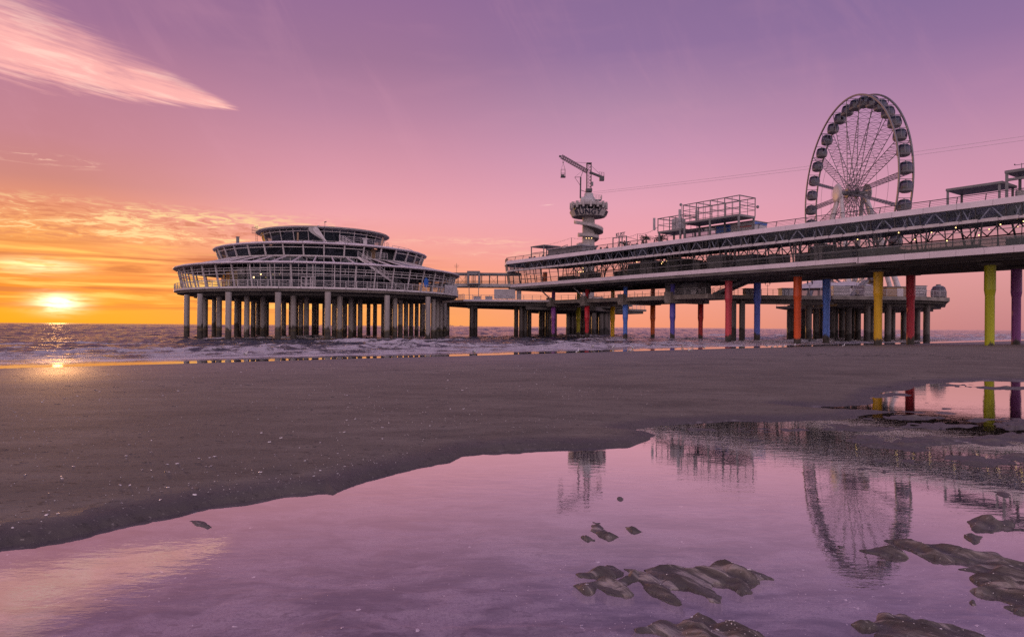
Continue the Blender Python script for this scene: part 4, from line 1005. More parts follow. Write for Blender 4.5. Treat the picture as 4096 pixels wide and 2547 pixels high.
# crane on top of the tower
cr = thing('tower_crane', (TX, TY, 33.9), 'lattice crane with a raised jib standing on top of the look-out tower', 'crane')
def lattice(mb, a, b, wd, n_, up, r=.05, rd=.03):
    a, b = Vector(a), Vector(b); d_ = (b-a).normalized(); u = Vector(up); s_ = d_.cross(u).normalized()*wd/2; u = s_.cross(d_).normalized()*wd/2
    cs = [s_+u, s_-u, -s_-u, -s_+u]
    for c in cs: mb.tube(a+c, b+c, r, 5)
    for i in range(n_):
        p, q = a.lerp(b, i/n_), a.lerp(b, (i+1)/n_)
        for k in range(4):
            c, e = cs[k], cs[(k+1) % 4]; mb.tube(p+c, q+e, rd, 4); mb.tube(p+c, p+e, rd, 4)
            if k % 2 == 0: mb.tube(p+e, q+c, rd, 4)
mb = MB(); lattice(mb, (TX, TY, 33.9), (TX, TY, 41.1), 1.05, 9, (0, 1, 0), .07, .035); mb.box((TX, TY, 41.15), (.62, 0, 0), (0, .62, 0), (0, 0, .09)); mb.box((TX, TY, 34.6), (.75, 0, 0), (0, .75, 0), (0, 0, .35)); mb.build('mast', M['dsteel'], cr)
jt, jr = Vector((11.6, TY-1, 42.55)), Vector((18.0, TY, 39.2))
mb = MB(); lattice(mb, jr, jt, .75, 13, (0, 0, 1), .06, .033); mb.beam(jt, jt+Vector((-.55, 0, .05)), .5, .35); mb.build('jib', M['dsteel'], cr)
ce = Vector((21.9, TY+.6, 37.9)); mb = MB(); mb.beam((18.6, TY, 39.0), ce, .6, .45); mb.box(ce+Vector((-.3, 0, -.25)), (.55, 0, 0), (0, .5, 0), (0, 0, .55)); mb.build('counterweight', M['dsteel'], cr)
mb = MB(); railing(mb, [ce+Vector((-1, -.4, .3)), ce+Vector((.2, -.4, .2))], .9, 2, .6, .03, .03); mb.tube((18.4, TY, 41.2), ce, .03, 4); mb.tube((18.4, TY, 41.2), jt.lerp(jr, .48)+Vector((0, 0, .4)), .035, 4); mb.build('stay_cable', M['dsteel'], cr)
mb = MB(); a = Vector((TX-2.1, TY-.6, 32.6)); mb.beam(a, a+Vector((.05, 0, 5.1)), .26); mb.tube(a+Vector((.05, 0, 5.1)), a+Vector((.75, 0, 6.9)), .07, 6); mb.tube(a+Vector((.05, 0, 5.1)), a+Vector((-1.4, 0, 5.05)), .06, 6); mb.tube(a+Vector((-1.4, 0, 5.05)), a+Vector((0, 0, 3.0)), .05, 6); mb.tube(a+Vector((.75, 0, 6.9)), a+Vector((-1.4, 0, 5.05)), .02, 4); mb.beam(a+Vector((.0, 0, 2)), a+Vector((1.6, 0, 1.4)), .12)
mb.build('davit', M['dsteel'], cr)
mb = MB(); mb.box((TX+.75, TY-.5, 36.1), (.25, 0, 0), (0, .3, 0), (0, 0, .45)); mb.build('control_box', M['grey'], cr)
cgx, cgy = P(2252.5, 640, TY-1).x, TY-1
cg = thing('jump_basket', (cgx, cgy, 37.6), 'open metal jump basket hanging by cables from the crane jib', 'basket')
mb = MB()
for sx in (-.48, .48):
    for sy in (-.48, .48): mb.tube((cgx+sx, cgy+sy, 37.6), (cgx+sx, cgy+sy, 39.35), .04, 5); mb.tube((cgx+sx, cgy+sy, 39.35), (cgx, cgy, 41.0), .028, 4)
for z in (38.1, 38.5, 39.35):
    pts = [(cgx+sx*.48, cgy+sy*.48, z) for sx, sy in ((-1, -1), (1, -1), (1, 1), (-1, 1))]; mb.poly(pts, .03, 4, True)
mb.build('cage', M['steel'], cg)
mb = MB(); mb.box((cgx, cgy, 37.6), (.58, 0, 0), (0, .58, 0), (0, 0, .1)); mb.box((cgx-.1, cgy, 37.9), (.35, 0, 0), (0, .4, 0), (0, 0, .22)); mb.build('floor_plate', M['dsteel'], cg)
mb = MB(); mb.ball((cgx, cgy, 41.1), .16); mb.tube((cgx-.12, cgy, 41.2), (cgx-.12, cgy, 42.4), .02, 4); mb.tube((cgx+.12, cgy, 41.2), (cgx+.12, cgy, 42.4), .02, 4); mb.build('hoist_cable', M['dsteel'], cg)
# zip line
for i, (ya, yb) in enumerate(((768, 525), (775, 541))):
    a = P(2372, ya, 163); e = P(4990, yb-135, 122); e = P(4096, yb, 136.5)+(P(4096, yb, 136.5)-a)*.55
    pts = [a.lerp(e, f)-Vector((0, 0, 3.2*4*f*(1-f)*.35)) for f in np.linspace(0, 1, 40)]
    o = MB().poly(pts, .024, 4).build('zip_line_cable', M['palesteel']); tag(o, ('upper' if i == 0 else 'lower')+' of two thin zip line cables stretching right from the tower top', 'cable', 'zip line cables')

# ------------------------------------------------------------------ round pavilion at the seaward end
RC = Vector((-28.5, 102.7, 0)); ACAM = math.atan2(-RC.y, -RC.x)            # direction from its centre to the beach
rp = thing('round_pavilion', (RC.x, RC.y, 5.2), 'three tiered round glazed pavilion standing on a forest of concrete piles in the sea', 'pavilion')
def rv(r, a, z): return RC+Vector((r*math.cos(ACAM+a), r*math.sin(ACAM+a), z))
def ringm(prof, n=96): return MB().lathe(RC, prof, n)
ringm([(0, 5.50), (18.6, 5.50), (19.9, 5.62), (20.0, 5.95), (0, 5.95)]).build('deck_slab', M['concrete'], rp)
mb = MB(); ringm_ = mb.lathe(RC, [(0, 5.2), (17.8, 5.2), (17.9, 5.49), (0, 5.49)], 64); mb.build('deck_beam', M['under'], rp)
mb = MB(); n_ = 48
for i in range(n_):
    a0, a1 = math.tau*i/n_+.002, math.tau*(i+1)/n_-.002
    mb.add([rv(r, a, z) for a in (a0, a1) for r, z in ((20.0, 5.90), (20.35, 5.90), (20.35, 6.16), (20.0, 6.16))], [(0, 1, 5, 4), (1, 2, 6, 5), (2, 3, 7, 6), (3, 0, 4, 7), (0, 3, 2, 1), (4, 5, 6, 7)])
mb.build('edge_band', M['white'], rp)
def circ(r, z, a0, a1, n): return [rv(r, a0+(a1-a0)*i/n, z) for i in range(n+1)]
mb = MB(); N1 = 48
for z, rr in ((6.92, .035), (6.68, .02), (6.42, .02)): mb.poly(circ(20.25, z, 0, math.tau, 96), rr, 5)
for i in range(N1*2):
    a = math.tau*i/(N1*2); mb.beam(rv(20.25, a, 6.15), rv(20.25, a, 6.93), .055)
    if i % 2 == 0:
        b = math.tau*(i+1)/(N1*2); mb.tube(rv(20.25, a, 6.2), rv(20.25, b, 6.65), .014, 4); mb.tube(rv(20.25, b, 6.2), rv(20.25, a, 6.65), .014, 4)
mb.build('deck_railing', M['white'], rp)
# outer frame of the lower gallery, leaning outwards
for i in range(N1):
    a = math.tau*(i+.5)/N1; mb = MB(); mb.beam(rv(19.15, a, 5.96), rv(19.85, a, 9.0), .11, .2, up=tuple(rv(1, a, 0)-RC)); mb.build('frame_post', M['white'], rp)
for z, r_, t_ in ((7.75, 19.57, .05), (8.15, 19.66, .055), (8.45, 19.73, .035), (6.95, 19.4, .035)):
    MB().poly(circ(r_, z, 0, math.tau, 96), t_, 6).build('ring_beam', M['white'], rp)
mb = MB()
for i in range(N1): a = math.tau*i/N1; mb.tube(rv(19.6, a, 7.75), rv(19.72, a, 8.45), .035, 5)
mb.build('short_post', M['white'], rp)
facing = lambda a, lim=2.0: abs((a+math.pi) % math.tau-math.pi) < lim
for i in range(N1):                                       # wind screens between the posts towards the land
    a0, a1 = math.tau*(i+.5)/N1, math.tau*(i+1.5)/N1
    if .55 < (a0+.1+math.pi) % math.tau-math.pi < 1.9:
        MB().quad(rv(19.2, a0, 6.2), rv(19.2, a1, 6.2), rv(19.8, a1, 8.9), rv(19.8, a0, 8.9)).build('glass_screen', M['rail_glass'], rp)
# lower eave and sloping roof ribs
def eave(name, r0, r1, z, th, n=36, mat='lilac'):
    mb = MB()
    for i in range(n):
        a0, a1 = math.tau*i/n+.0015, math.tau*(i+1)/n-.0015; pr = ((r0, z), (r1-.15, z-.04), (r1, z+.04), (r1, z+th*.55), (r1-.25, z+th), (r0, z+th*1.25))
        k = len(pr); mb.add([rv(r, a, zz) for a in (a0, a1) for r, zz in pr], [tuple((j, (j+1) % k, k+(j+1) % k, k+j)) for j in range(k)]+[tuple(range(k-1, -1, -1)), tuple(range(k, 2*k))])
    return mb.build(name, M[mat], rp)
eave('lower_eave', 19.2, 20.5, 9.0, .24)
for i in range(N1):
    a = math.tau*(i+.5)/N1; MB().beam(rv(19.4, a, 9.22), rv(14.55, a, 10.42), .09, .16).build('roof_rib', M['lilac'], rp)
# solid roof pieces at both flanks, glazed dark between
mb = MB()
for i in range(96):
    a0, a1 = math.tau*i/96, math.tau*(i+1)/96; m_ = (a0+a1)/2; m_ = (m_+math.pi) % math.tau-math.pi
    if m_ < -.72 or m_ > .62: mb.quad(rv(19.3, a0, 9.27), rv(19.3, a1, 9.27), rv(14.4, a1, 10.40), rv(14.4, a0, 10.40))
mb.build('flank_roof', M['roofgrey'], rp)
def ringbays(name, n, r0, z0, r1, z1, rows, gl, frame, lim=2.0, t_=.06, halves=1, skip=None):
    for i in range(n):
        a0, a1 = math.tau*i/n, math.tau*(i+1)/n
        if not facing((a0+a1)/2, lim): continue
        if skip and skip((a0+a1)/2): continue
        A, B, C_, D = rv(r0, a0, z0), rv(r0, a1, z0), rv(r1, a1, z1), rv(r1, a0, z1); mb = MB()
        mb.beam(A, D, t_, t_*1.5)
        for f in rows: mb.beam(A.lerp(D, f), B.lerp(C_, f), t_, t_)
        for k in range(1, halves): mb.beam(A.lerp(B, k/halves), D.lerp(C_, k/halves), t_*.7, t_*.7)
        o = mb.build(name, frame, rp); MB().quad(A, B, C_, D).build('pane', gl, o)
def norm(a): return (a+math.pi) % math.tau-math.pi
ringbays('window', 42, 14.1, 5.96, 14.35, 10.4, (.01, .44, .66, .98), M['tinted'], M['white'], 1.95, .06, 2)
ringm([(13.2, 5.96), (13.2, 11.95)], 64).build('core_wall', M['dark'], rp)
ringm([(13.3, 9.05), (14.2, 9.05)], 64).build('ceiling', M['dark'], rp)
MB().poly(circ(14.5, 10.44, 0, math.tau, 96), .075, 6).build('sill_ring', M['white'], rp)
# middle gallery
N2 = 36
openg = lambda a: norm(a) > .42 and norm(a) < .66
ringbays('gallery_window', N2, 14.45, 10.5, 15.0, 11.98, (.02, .72, .98), M['tinted'], M['white'], 2.0, .085, 1, openg)
for i in range(N2*1):
    a = math.tau*i/N2
    if facing(a, 2.0): MB().beam(rv(14.5, a, 10.4), rv(15.05, a, 12.0), .17, .2, up=tuple(rv(1, a, 0)-RC)).build('gallery_post', M['white'], rp)
ringm([(14.5, 10.3), (12.9, 10.42)], 64).build('gallery_floor', M['dark'], rp)
eave('middle_eave', 14.2, 15.45, 12.0, .22)
ringm([(14.3, 12.26), (9.2, 12.85), (8.2, 12.9)], 64).build('middle_roof', M['roofgrey'], rp)
for i in range(36):
    a = math.tau*i/36; MB().beam(rv(14.4, a, 12.27), rv(8.7, a, 13.1), .13, .2).build('roof_rib', M['lilac'], rp)
# top tier
ringbays('top_window', 26, 8.45, 12.88, 9.0, 14.85, (.02, .14, .80, .98), M['tinted'], M['white'], 2.0, .075)
mb = MB()
for i in range(52):
    a = math.tau*i/52
    if facing(a, 2.0): mb.beam(rv(8.86, a, 14.45), rv(9.0, a, 14.85), .05)
mb.build('clerestory_post', M['white'], rp)
ringm([(7.4, 12.9), (7.6, 14.9)], 48).build('core_wall', M['dark'], rp)
eave('top_eave', 8.6, 9.75, 14.86, .2, 36, 'palesteel')
ringm([(9.6, 15.07), (4, 15.62), (.5, 15.85), (0, 15.87)], 64).build('roof', M['roofgrey'], rp)
mb = MB(); mb.lathe(RC, [(.35, 15.85), (.35, 16.05), (.6, 16.12), (.3, 16.25), (0, 16.27)], 10); mb.tube(RC+Vector((.1, 0, 16.2)), RC+Vector((.1, 0, 17.05)), .03, 5); mb.beam(RC+Vector((.0, 0, 17.0)), RC+Vector((.35, 0, 17.1)), .03, .14); mb.build('weather_vane', M['dsteel'], rp)
# piles, spread as they stand in rows under the deck
pl_ = [(c[0]*.3704+640, c[1]*.3704+840) for c in ((288, 918), (432, 908), (487, 938), (585, 952), (637, 925), (737, 890), (827, 945), (852, 962), (936, 922), (1005, 962), (1058, 982), (1110, 935), (1150, 975), (1273, 892), (1335, 965), (1410, 1000), (1438, 917), (1468, 985), (1520, 955), (1580, 940), (1665, 990), (1690, 1000), (1775, 985))]
pl_ += [(c[0]*.3704+1240, c[1]*.3704+840) for c in ((40, 990), (72, 1000), (190, 890), (262, 952), (320, 925), (375, 975), (440, 945), (478, 990), (540, 962), (630, 1010), (700, 995), (790, 990), (830, 925), (870, 1005), (915, 945), (975, 965), (1035, 980), (1092, 992), (1150, 1005), (1205, 1015), (1240, 1018), (1272, 940), (1330, 965), (1370, 980), (1410, 992), (1452, 1010), (1485, 1040))]
for px, ty_ in pl_:
    b_ = un(px, ty_)[1]; Y = min(3.75*FPX/b_, 124); q = P(px, 1300, Y)
    MB().lathe((q.x, q.y, 0), [(.35, -2.5), (.35, 5.3)], 16).build('pile', M['pile'], rp, True)
# outside stairs on the landward flank
def flight(name, a, b, wd, parent, nt_=12):
    a, b = Vector(a), Vector(b); hd = Vector((b.x-a.x, b.y-a.y, 0)).normalized(); sd2 = Vector((-hd.y, hd.x, 0)); mb = MB()
    for s_ in (-wd, wd): mb.beam(a+sd2*s_, b+sd2*s_, .07, .26)
    for i in range(nt_): mb.box(a.lerp(b, (i+.5)/nt_), hd*.13, sd2*wd, (0, 0, .02))
    o = mb.build(name, M['white'], parent); mb = MB()
    for s_ in (-wd, wd): railing(mb, [a+sd2*s_, b+sd2*s_], .8, 3, .7, .02, .02)
    mb.build('handrail', M['white'], o)
flight('stair_flight', rv(18.6, .60, 6.1), rv(14.9, .30, 10.45), .55, rp)
flight('stair_flight', rv(14.5, .42, 10.5), rv(10.4, .22, 13.05), .4, rp)
mb = MB(); railing(mb, circ(9.9, 13.1, .22, 1.25, 10), .7, 3, .9, .022, .02); railing(mb, circ(13.6, 12.4, .75, 1.6, 8), .3, 1, 1.2, .02, .025)
railing(mb, [rv(14.9, .47, 10.5), rv(15.4, .47, 10.5), rv(15.4, .57, 10.5)], .75, 3, .5, .02, .02); mb.build('roof_railing', M['white'], rp)
mb = MB(); q = rv(13.5, .50, 10.45); mb.box(q+Vector((0, 0, .75)), (rv(1, .5+math.pi/2, 0)-RC)*.35, (rv(1, .5, 0)-RC)*.05, (0, 0, .75)); mb.build('gallery_door', M['wood'], rp)
# chimney, roof ladder with a cage, dark flue
q = rv(14.0, -.93, 12.3); mb = MB(); mb.tube(q, q+Vector((0, 0, .9)), .2, 12); mb.tube(q+Vector((0, 0, .92)), q+Vector((0, 0, 1.0)), .26, 12); mb.build('chimney', M['steel'], rp)
q = P(1026, 1000, 100); q = Vector((q.x, q.y, 12.35)); mb = MB()
for s_ in (-.13, .13): mb.tube(q+Vector((s_, 0, 0)), q+Vector((s_, 0, 3.65)), .022, 5)
for i in range(12): mb.tube(q+Vector((-.13, 0, .2+.3*i)), q+Vector((.13, 0, .2+.3*i)), .018, 4)
for z in (2.55, 2.95, 3.4): mb.poly([q+Vector((-.38+.32*math.cos(x_), .32*math.sin(x_), z)) for x_ in np.linspace(0, math.tau, 11)], .018, 4)
for x_ in np.linspace(0, math.tau, 7): mb.tube(q+Vector((-.38+.32*math.cos(x_), .32*math.sin(x_), 2.55)), q+Vector((-.38+.32*math.cos(x_), .32*math.sin(x_), 3.4)), .014, 4)
mb.build('roof_ladder', M['dsteel'], rp)
q = P(1191, 960, 91.5); MB().tube((q.x, q.y, 12.6), (q.x, q.y, 13.9), .12, 8).build('flue', M['wood'], rp)
mb = MB(); mb.box(rv(15.0, .36, 12.5), (.22, 0, 0), (0, .22, 0), (0, 0, .45)); mb.box(rv(15.0, .36, 13.0), (.32, 0, 0), (0, .32, 0), (0, 0, .07)); mb.build('vent', M['kiosk'], rp)
# white sail shaped fin in front of the top tier (two leaves)
def leaf(a_tip, a_top, r, tw_):
    pts = []; tipv = rv(r+.3, a_tip, 12.75); top = rv(r+.2, a_top, 14.75); ax = top-tipv; sd2 = ax.cross(rv(1, a_top, 0)-RC).normalized()
    prof = [(0, 0), (.3, .17), (.6, .36), (.8, .47), (.92, .44), (1.0, .28), (1.04, 0)]
    L = [tipv+ax*t_+sd2*w_*.8 for t_, w_ in prof]; R = [tipv+ax*t_-sd2*w_*.76 for t_, w_ in prof[1:-1]]
    return MB().extr(L+R[::-1], (rv(1, a_top, 0)-RC)*.09)
leaf(.050, -.135, 9.55, 0).build('fin', M['white'], rp); leaf(.045, -.20, 9.40, 0).build('fin', M['palesteel'], rp)
# doors and banners
for a in (-.20, -.155, -.115):
    q0, q1 = rv(14.2, a, 6.0), rv(14.2, a+.037, 6.0); mb = MB(); H = Vector((0, 0, 1.75))
    for s0, s1 in ((q0, q0+H), (q1, q1+H), (q0+H, q1+H), (q0+H*.5, q1+H*.5)): mb.beam(s0, s1, .12, .09)
    mb.build('door', M['white'], rp)
def banner(a, mat):
    c = rv(19.9, a, 7.3); t_ = rv(1, a+math.pi/2, 0)-RC; pts = [c+t_*.48*math.cos(x_)+Vector((0, 0, .68*math.sin(x_))) for x_ in np.linspace(0, math.tau, 20)[:-1]]
    MB().extr(pts, (rv(1, a, 0)-RC)*.04).build('sign_board', M[mat], rp)
banner(.735, 'blue')
mb = MB(); q0, q1 = rv(19.6, 1.02, 5.97), rv(20.6, 1.16, 5.97); mb.extr([q0, q1, q1+Vector((0, 0, 1.45)), q0+Vector((0, 0, 1.45))], (0, .15, 0)); mb.build('screen_wall', M['kiosk'], rp)
for a, z in ((-.53, 8.0), (-.44, 8.05), (-.60, 7.6)): MB().ball(rv(15.5, a, z), .10).build('gallery_light', M['lamp'], rp, True)

# ------------------------------------------------------------------ covered footbridge
fb = thing('footbridge', (-5, 122, 8.4), 'flat roofed glass sided footbridge from the round pavilion to the pier hall', 'footbridge')
X0, X1, Y0, Y1 = -15.5, 1.6, 120.6, 123.6
mb = MB(); mb.box(((X0+X1)/2, (Y0+Y1)/2, 8.62), ((X1-X0)/2, 0, 0), (0, 1.48, 0), (0, 0, .2)); mb.build('deck', M['under'], fb)
mb = MB()
for i in range(9): a, b = X0+(X1-X0)*i/9+.02, X0+(X1-X0)*(i+1)/9-.02; mb.box(((a+b)/2, Y0-.03, 8.75), ((b-a)/2, 0, 0), (0, .045, 0), (0, 0, .27))
mb.build('fascia', M['palesteel'], fb)
mb = MB(); mb.box(((X0+X1)/2, (Y0+Y1)/2, 10.8), ((X1-X0)/2, 0, 0), (0, 1.56, 0), (0, 0, .16)); mb.build('roof', M['grey'], fb)
gaps = np.linspace(X0, X1, 13)
mb = MB()
for xx in gaps:
    for yy in (Y0, Y1): mb.beam((xx, yy, 8.83), (xx, yy, 10.63), .07, .07)
for z in (9.3, 9.5): mb.tube((X0, Y0+.1, z), (X1, Y0+.1, z), .028, 5); mb.tube((X0, Y1-.1, z), (X1, Y1-.1, z), .028, 5)
for i in (3, 4, 8): mb.tube((gaps[i], Y1, 8.9), (gaps[i+1], Y1, 10.6), .022, 4); mb.tube((gaps[i+1], Y1, 8.9), (gaps[i], Y1, 10.6), .022, 4)
mb.build('frame', M['dsteel'], fb)
for i in range(12): MB().quad((gaps[i], Y0-.02, 8.9), (gaps[i+1], Y0-.02, 8.9), (gaps[i+1], Y0-.02, 10.62), (gaps[i], Y0-.02, 10.62)).build('pane', M['clear'], fb)
kx0, kx1 = P(1868, 1100, 119.6).x, P(1919, 1100, 119.6).x
mb = MB(); mx_ = (kx0+kx1)/2; kw = (kx1-kx0)/2
mb.box((mx_, 119.95, 11.05), (kw, 0, 0), (0, .55, 0), (0, 0, .13)); mb.box((mx_, 119.95, 8.95), (kw, 0, 0), (0, .55, 0), (0, 0, .1))
for xx in (kx0+.18, kx1-.1): mb.box((xx, 119.95, 9.98), (.18, 0, 0), (0, .55, 0), (0, 0, .94))
mb.box((mx_, 119.5, 10.72), (kw-.36, 0, 0), (0, .06, 0), (0, 0, .2))
for xx in (-.25, .35): mb.box((mx_+xx, 119.5, 9.8), (.05, 0, 0), (0, .05, 0), (0, 0, .72))
mb.build('projecting_bay', M['grey'], fb)
mb = MB(); mb.beam((kx0+.3, 120.2, 8.85), (kx0+.35, 121, 6.1), .12); mb.beam((kx1-.2, 120.2, 8.85), (kx1-.3, 121, 6.1), .12); mb.build('prop', M['palesteel'], fb)
mb = MB(); q = P(1826, 1080, 120.6); mb.tube((q.x, 120.5, 10.9), (q.x, 120.5, 12.6), .03, 5)
for z, l in ((11.9, .35), (12.2, .45)): mb.tube((q.x-l, 120.5, z), (q.x+l, 120.5, z), .025, 4)
mb.build('weather_mast', M['dsteel'], fb)
# screens and boxes on the seaward deck
def panel(px0, px1, Y, z0, z1, lab):
    x0, x1 = P(px0, 1200, Y).x, P(px1, 1200, Y).x; t = thing('wind_screen', ((x0+x1)/2, Y, 6.06), lab, 'screen', 'pale wind screens on the seaward deck')
    MB().box(((x0+x1)/2, Y, (z0+z1)/2), ((x1-x0)/2, 0, 0), (0, .05, 0), (0, 0, (z1-z0)/2)).build('panel', M['kiosk'], t)
    mb = MB()
    for k in range(4): xx = x0+(x1-x0)*(k+.5)/4; mb.beam((xx, Y+.1, 6.07), (xx, Y+.1, z1-.2), .07)
    mb.build('post', M['steel'], t)
panel(1976, 2061, 120, 6.3, 8.05, 'wide pale wind screen on the seaward deck under the footbridge')
panel(2066, 2085, 120.4, 6.3, 7.9, 'narrow pale wind screen beside the wide one under the hall end')
def bench(px, Y, lab):
    x_ = P(px, 1200, Y).x; t = thing('deck_box', (x_, Y, 6.06), lab, 'planter box', 'low boxes on the seaward deck')
    MB().box((x_, Y, 6.36), (.62, 0, 0), (0, .35, 0), (0, 0, .30)).build('body', M['kiosk'], t); mb = MB(); mb.box((x_, Y, 6.70), (.68, 0, 0), (0, .4, 0), (0, 0, .035)); mb.build('lid', M['steel'], t)
bench(1908, 118.7, 'low pale box behind the deck railing, leftmost in its row'); bench(1955, 118.6, 'low pale box behind the deck railing, next to the wide screen')

# ------------------------------------------------------------------ things on the hall roof (z 13)
ZR = 12.985
def frame_thing(name, lab, cat): return thing(name, W(20, 2, ZR), lab, cat)
def steel_cage(t, u0, u1, v0, v1, zd, zt, nu, rows, posts_u, th=.1):
    mb = MB(); pbox(mb, u0, u1, v0, v1, zd-.26, zd); mb.build('platform', M['steel'], t)
    for uu in posts_u:
        for v in (v0+.12, v1-.12): MB().beam(W(uu, v, ZR), W(uu, v, zd-.26), .22).build('post', M['steel'], t)
    mb = MB()
    for i in range(nu+1):
        uu = u0+(u1-u0)*i/nu; tk = th if i % 2 == 0 else th*.55
        for v in (v0+.06, v1-.06): mb.beam(W(uu, v, zd), W(uu, v, zt), tk)
        if i % 2 == 0: mb.beam(W(uu, v0, zt), W(uu, v1, zt), th); mb.beam(W(uu, v0, zd+(zt-zd)*.5), W(uu, v1, zd+(zt-zd)*.5), th*.7)
    for k in range(1, rows+1):
        z = zd+(zt-zd)*k/rows; tk = th if k == rows else th*.55
        for v in (v0+.06, v1-.06): mb.beam(W(u0, v, z), W(u1, v, z), tk)
        for uu in (u0+.05, u1-.05): mb.beam(W(uu, v0, z), W(uu, v1, z), tk)
    mb.build('frame', M['steel'], t)
sf = thing('steel_frame', W(19.4, 2, ZR), 'tall open grey steel frame on stilts above the blue and white pavilion on the roof', 'steel frame')
steel_cage(sf, 14.85, 23.6, .5, 3.75, 15.44, 17.7, 8, 3, (15.0, 19.3, 23.4))
for uu, v, z in ((23.75, 3.9, 15.75), (23.75, .5, 16.1)):
    mb = MB(); q = W(uu+.25, v, z); mb.box(q+Vector((0, 0, .7)), DV*.12, NV*.12, (0, 0, .72)); mb.beam(q+Vector((0, 0, .3))-DV*.3, q+Vector((0, 0, 2.0))-DV*.3, .06); mb.build('antenna', M['kiosk'], sf)
for q in (W(23.9, 3.8, 17.8), W(14.6, .4, 16.6)): MB().ball(q, .2).build('dish', M['grey'], sf)
lf = thing('steel_frame', W(26, 2, ZR), 'lower open grey steel frame with a metal cabinet inside, left of the tall frame', 'steel frame')
steel_cage(lf, 23.85, 28.0, .5, 3.75, 14.68, 16.45, 4, 2, (24.1, 27.8))
mb = MB(); pbox(mb, 25.3, 26.5, 1.4, 2.6, 14.7, 16.35); mb.build('cabinet', M['kiosk'], lf)
mb = MB(); q = W(28.5, 3.9, 14.9); mb.box(q+Vector((0, 0, .85)), DV*.12, NV*.12, (0, 0, .85)); mb.beam(W(28.0, 3.8, 15.2), W(28.5, 3.9, 15.2), .06); mb.build('antenna', M['kiosk'], lf)
pv = thing('roof_pavilion', W(19.5, 0, ZR), 'low roof pavilion with blue panel and red stripes under the tall steel frame', 'pavilion')
mb = MB(); pbox(mb, 15.3, 21.0, -2.6, .2, ZR, 14.9); mb.build('wall', M['kiosk'], pv)
mb = MB(); pbox(mb, 15.2, 26.2, -2.7, .4, 14.905, 15.03); mb.build('roof', M['steel'], pv)
mb = MB(); pbox(mb, 18.7, 20.95, .2, .24, 14.0, 14.85); pbox(mb, 15.25, 15.3, -2.6, .2, 14.6, 14.9); mb.build('blue_panel', M['blue'], pv)
mb = MB()
for k in range(3): pbox(mb, 17.0, 18.9-k*.15, .2, .235, 13.12+.2*k, 13.22+.2*k)
mb.extr([W(17.9, .2, 14.3), W(15.6, .2, 14.3), W(15.6, .2, 14.5), W(17.4, .2, 14.5)], NV*.035); mb.build('red_stripe', M['red'], pv)
for i in range(4):
    a = 21.05+1.27*i; bay('window', a, a+1.24, .2, .2, ZR, 14.88, 2, M['upper'], M['palesteel'], .07, pv)
# pergola near the frame's right edge, taller one beyond
pg = thing('pergola', W(-10.5, 2, ZR), 'low flat roofed steel pergola on the roof terrace at the right', 'pergola')
mb = MB(); pbox(mb, -12.6, -8.0, .2, 3.7, 14.58, 14.8); mb.build('roof', M['steel'], pg)
for uu in (-8.1, -12.3):
    for v in (.4, 3.5): MB().beam(W(uu, v, ZR), W(uu, v, 14.58), .2).build('post', M['steel'], pg)
pg2 = thing('pergola', W(-16, 2, ZR), 'taller steel pergola with a weather mast cut off by the right edge', 'pergola')
mb = MB(); pbox(mb, -19, -12.75, .2, 3.7, 15.42, 15.66); pbox(mb, -19, -12.9, 3.3, 3.6, 14.75, 14.95); mb.build('roof', M['steel'], pg2)
for uu in (-12.86, -18.5):
    for v in (.4, 3.5): MB().beam(W(uu, v, ZR), W(uu, v, 15.42), .24).build('post', M['steel'], pg2)
mb = MB(); q = W(-13.55, 2.2, 15.66); mb.tube(q, q+Vector((0, 0, .75)), .025, 5); mb.tube(q+Vector((-.62, 0, .55)), q+Vector((.62, 0, .75)), .022, 4); mb.ball(q+Vector((-.62, 0, .62)), .06); mb.ball(q+Vector((.62, 0, .85)), .06); mb.build('weather_mast', M['dsteel'], pg2)
MB().box(W(-13.4, 2.0, 13.5), DV*.3, NV*.3, (0, 0, .5)).build('heater', M['kiosk'], pg2)
# cabin with a shade frame towards the seaward end
kc = thing('roof_cabin', W(52, 1, ZR), 'low grey lettered roof cabin with open shade frame at the seaward end of the hall', 'cabin')
mb = MB(); pbox(mb, 46.0, 54.8, -1.5, 1.6, ZR, 14.55); mb.build('wall', M['grey'], kc)
mb = MB(); pbox(mb, 45.8, 55.0, -1.7, 1.9, 14.555, 14.75); mb.build('roof', M['roofgrey'], kc)
mb = MB(); pbox(mb, 54.9, 58.7, -1.3, 2.4, 15.35, 15.52); mb.build('shade_roof', M['steel'], kc); mb = MB()
for uu in (55.1, 58.6):
    for v in (-1.1, 2.3): mb.beam(W(uu, v, ZR), W(uu, v, 15.35), .14)
mb.beam(W(55.1, 2.3, 14.3), W(58.6, 2.3, 14.3), .1); mb.beam(W(49.2, 2.0, ZR), W(49.2, 2.0, 15.0), .06); mb.beam(W(49.2, 2, 15.0), W(51, 2, 14.75), .05)
mb.build('shade_post', M['steel'], kc)
mb = MB(); add_text(mb, 'KUST', .5, .02, W(50.1, 1.93, 14.66), -DV, (0, 0, 1)); mb.build('lettering', M['white'], kc)
# freestanding KUST sign frame
ks = thing('sign_frame', W(36, 3, ZR), 'steel gate frame carrying the raised letters KUST on the roof terrace', 'sign')
mb = MB()
for uu in (37.3, 36.0, 35.4, 34.5): mb.beam(W(uu, 3.2, ZR), W(uu, 3.2, 14.75), .13)
mb.beam(W(37.35, 3.2, 14.78), W(34.45, 3.2, 14.78), .12); mb.beam(W(34.5, 3.2, 14.7), W(33.2, 2.4, 14.2), .06); mb.build('frame', M['steel'], ks)
mb = MB(); add_text(mb, 'KUST', .78, .03, W(35.75, 3.2, 15.12), -DV, (0, 0, 1)); mb.build('lettering', M['steel'], ks)
